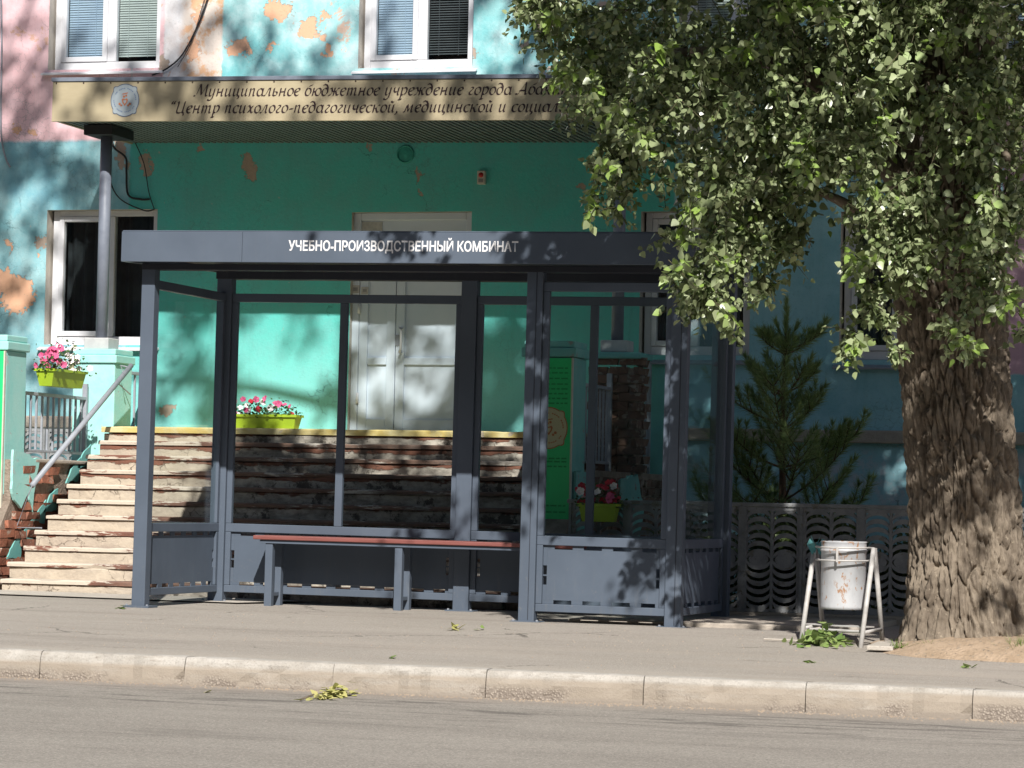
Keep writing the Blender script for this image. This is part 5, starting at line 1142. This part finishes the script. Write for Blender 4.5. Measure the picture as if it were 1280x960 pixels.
def tuft(px, py, Y, n, h_, lab):
    q = P(px, py, Y); q.z = zs(q.x, q.y)+.03; A = []
    for k in range(n):
        a = random.uniform(0, 6.28); r_0 = random.uniform(0, .06); p = np.array([r_0*math.cos(a), r_0*math.sin(a), 0]); t_ = np.array([random.gauss(0, .05), random.gauss(0, .05), h_*random.uniform(.5, 1.1)]); s_ = np.array([math.cos(a+1), math.sin(a+1), 0])*.004
        A.append(np.stack([p-s_, p+s_, p+t_])[None])
    o = bpy.data.objects.new('grass_tuft', tri_mesh('grass_tuft', A, M_grass, (0, 0, 0))); COL.objects.link(o); o.location = q; setp(o, lab, 'grass')
tuft(1275, 812, 19.3, 90, .12, 'green grass tuft at the right edge of the photo below the poplar'); tuft(1165, 798, 19.4, 26, .07, 'thin grass tuft in the dirt below the middle of the trunk'); tuft(1123, 806, 19.4, 30, .06, 'thin grass tuft beside the flat broken slab')
o = litter('leaves', 985, 1070, 785, 812, 19.5, 20.1, 190, .062, M_fall, None, None, .45, .055, 'stuff')
fb = empty('fallen_branch', o.location.copy(), 'torn off leafy green branch lying at the foot of the litter bin', 'branch')
o.parent = fb; o.location = (0, 0, 0); b = MB(); q = [P(955, 796, 19.9), P(990, 797, 19.88), P(1045, 800, 19.8)]
for v in q: v.z = zs(v.x, v.y)+.014
b.tube(q, .007, 5); b.obj('stem', M_slab, fb)
litter('leaf_pile', 383, 446, 861, 880, 16.2, 16.75, 130, .055, M_dry, 'small pile of yellow-green cut leaves and stalks on the road by the kerb', 'leaf pile', .75, .03, 'stuff')
b = MB(); q = P(375, 881, 16.1); q.z = .012; q2 = P(392, 874, 16.3); q2.z = .03; b.tube([q, q2], .006, 5); b.obj('stick', M_bark, label='short brown stick poking out of the leaf pile on the road', cat='stick')
def small(px, py, Y, n, w_, lab, mt=None): litter('fallen_leaves', px-w_, px+w_, py-3, py+3, Y-.08, Y+.08, n, .05, mt or M_fall, lab, 'leaves', .7, .008)
small(148, 762, 20.6, 5, 12, 'dark fallen leaves on the pavement beside the front left shelter post'); small(568, 781, 19.9, 10, 12, 'fallen leaves on the pavement in front of the middle shelter post', M_dry); small(1008, 831, 18.4, 5, 9, 'fallen leaf on the pavement near the kerb below the litter bin')
small(600, 783, 19.9, 3, 6, 'single fallen leaf right of the leaves before the middle shelter post'); small(258, 876, 16.4, 2, 5, 'tiny yellow leaf on the road left of the leaf pile', M_dry); small(1212, 827, 18.5, 4, 8, 'few fallen leaves on the pavement below the poplar'); small(490, 828, 17.5, 3, 8, 'few fallen leaves close to the kerb below the bench')
# pebbles and grit along the kerb
b = MB(); 
for k in range(1500):
    x = random.uniform(-9, -1.2); y = 17.0-abs(random.gauss(0, .10))-.01 if k < 950 else random.uniform(17.3, 20.8); s = random.uniform(.003, .008) if k < 950 else random.uniform(.002, .006)
    z = TX*(x+5) if y < 17 else zs(x, y); v = [(x-s, y-s*.6, z), (x+s, y-s*.8, z), (x+s*.4, y+s, z), (x-s*.1, y-.1*s, z+s*1.1)]
    b.add(v, [(0, 1, 3), (1, 2, 3), (2, 0, 3)])
b.obj('gravel', M_stone, label='loose grit scattered along the kerb and pavement', cat='gravel').update_tag(); bpy.data.objects['gravel']['kind'] = 'stuff'
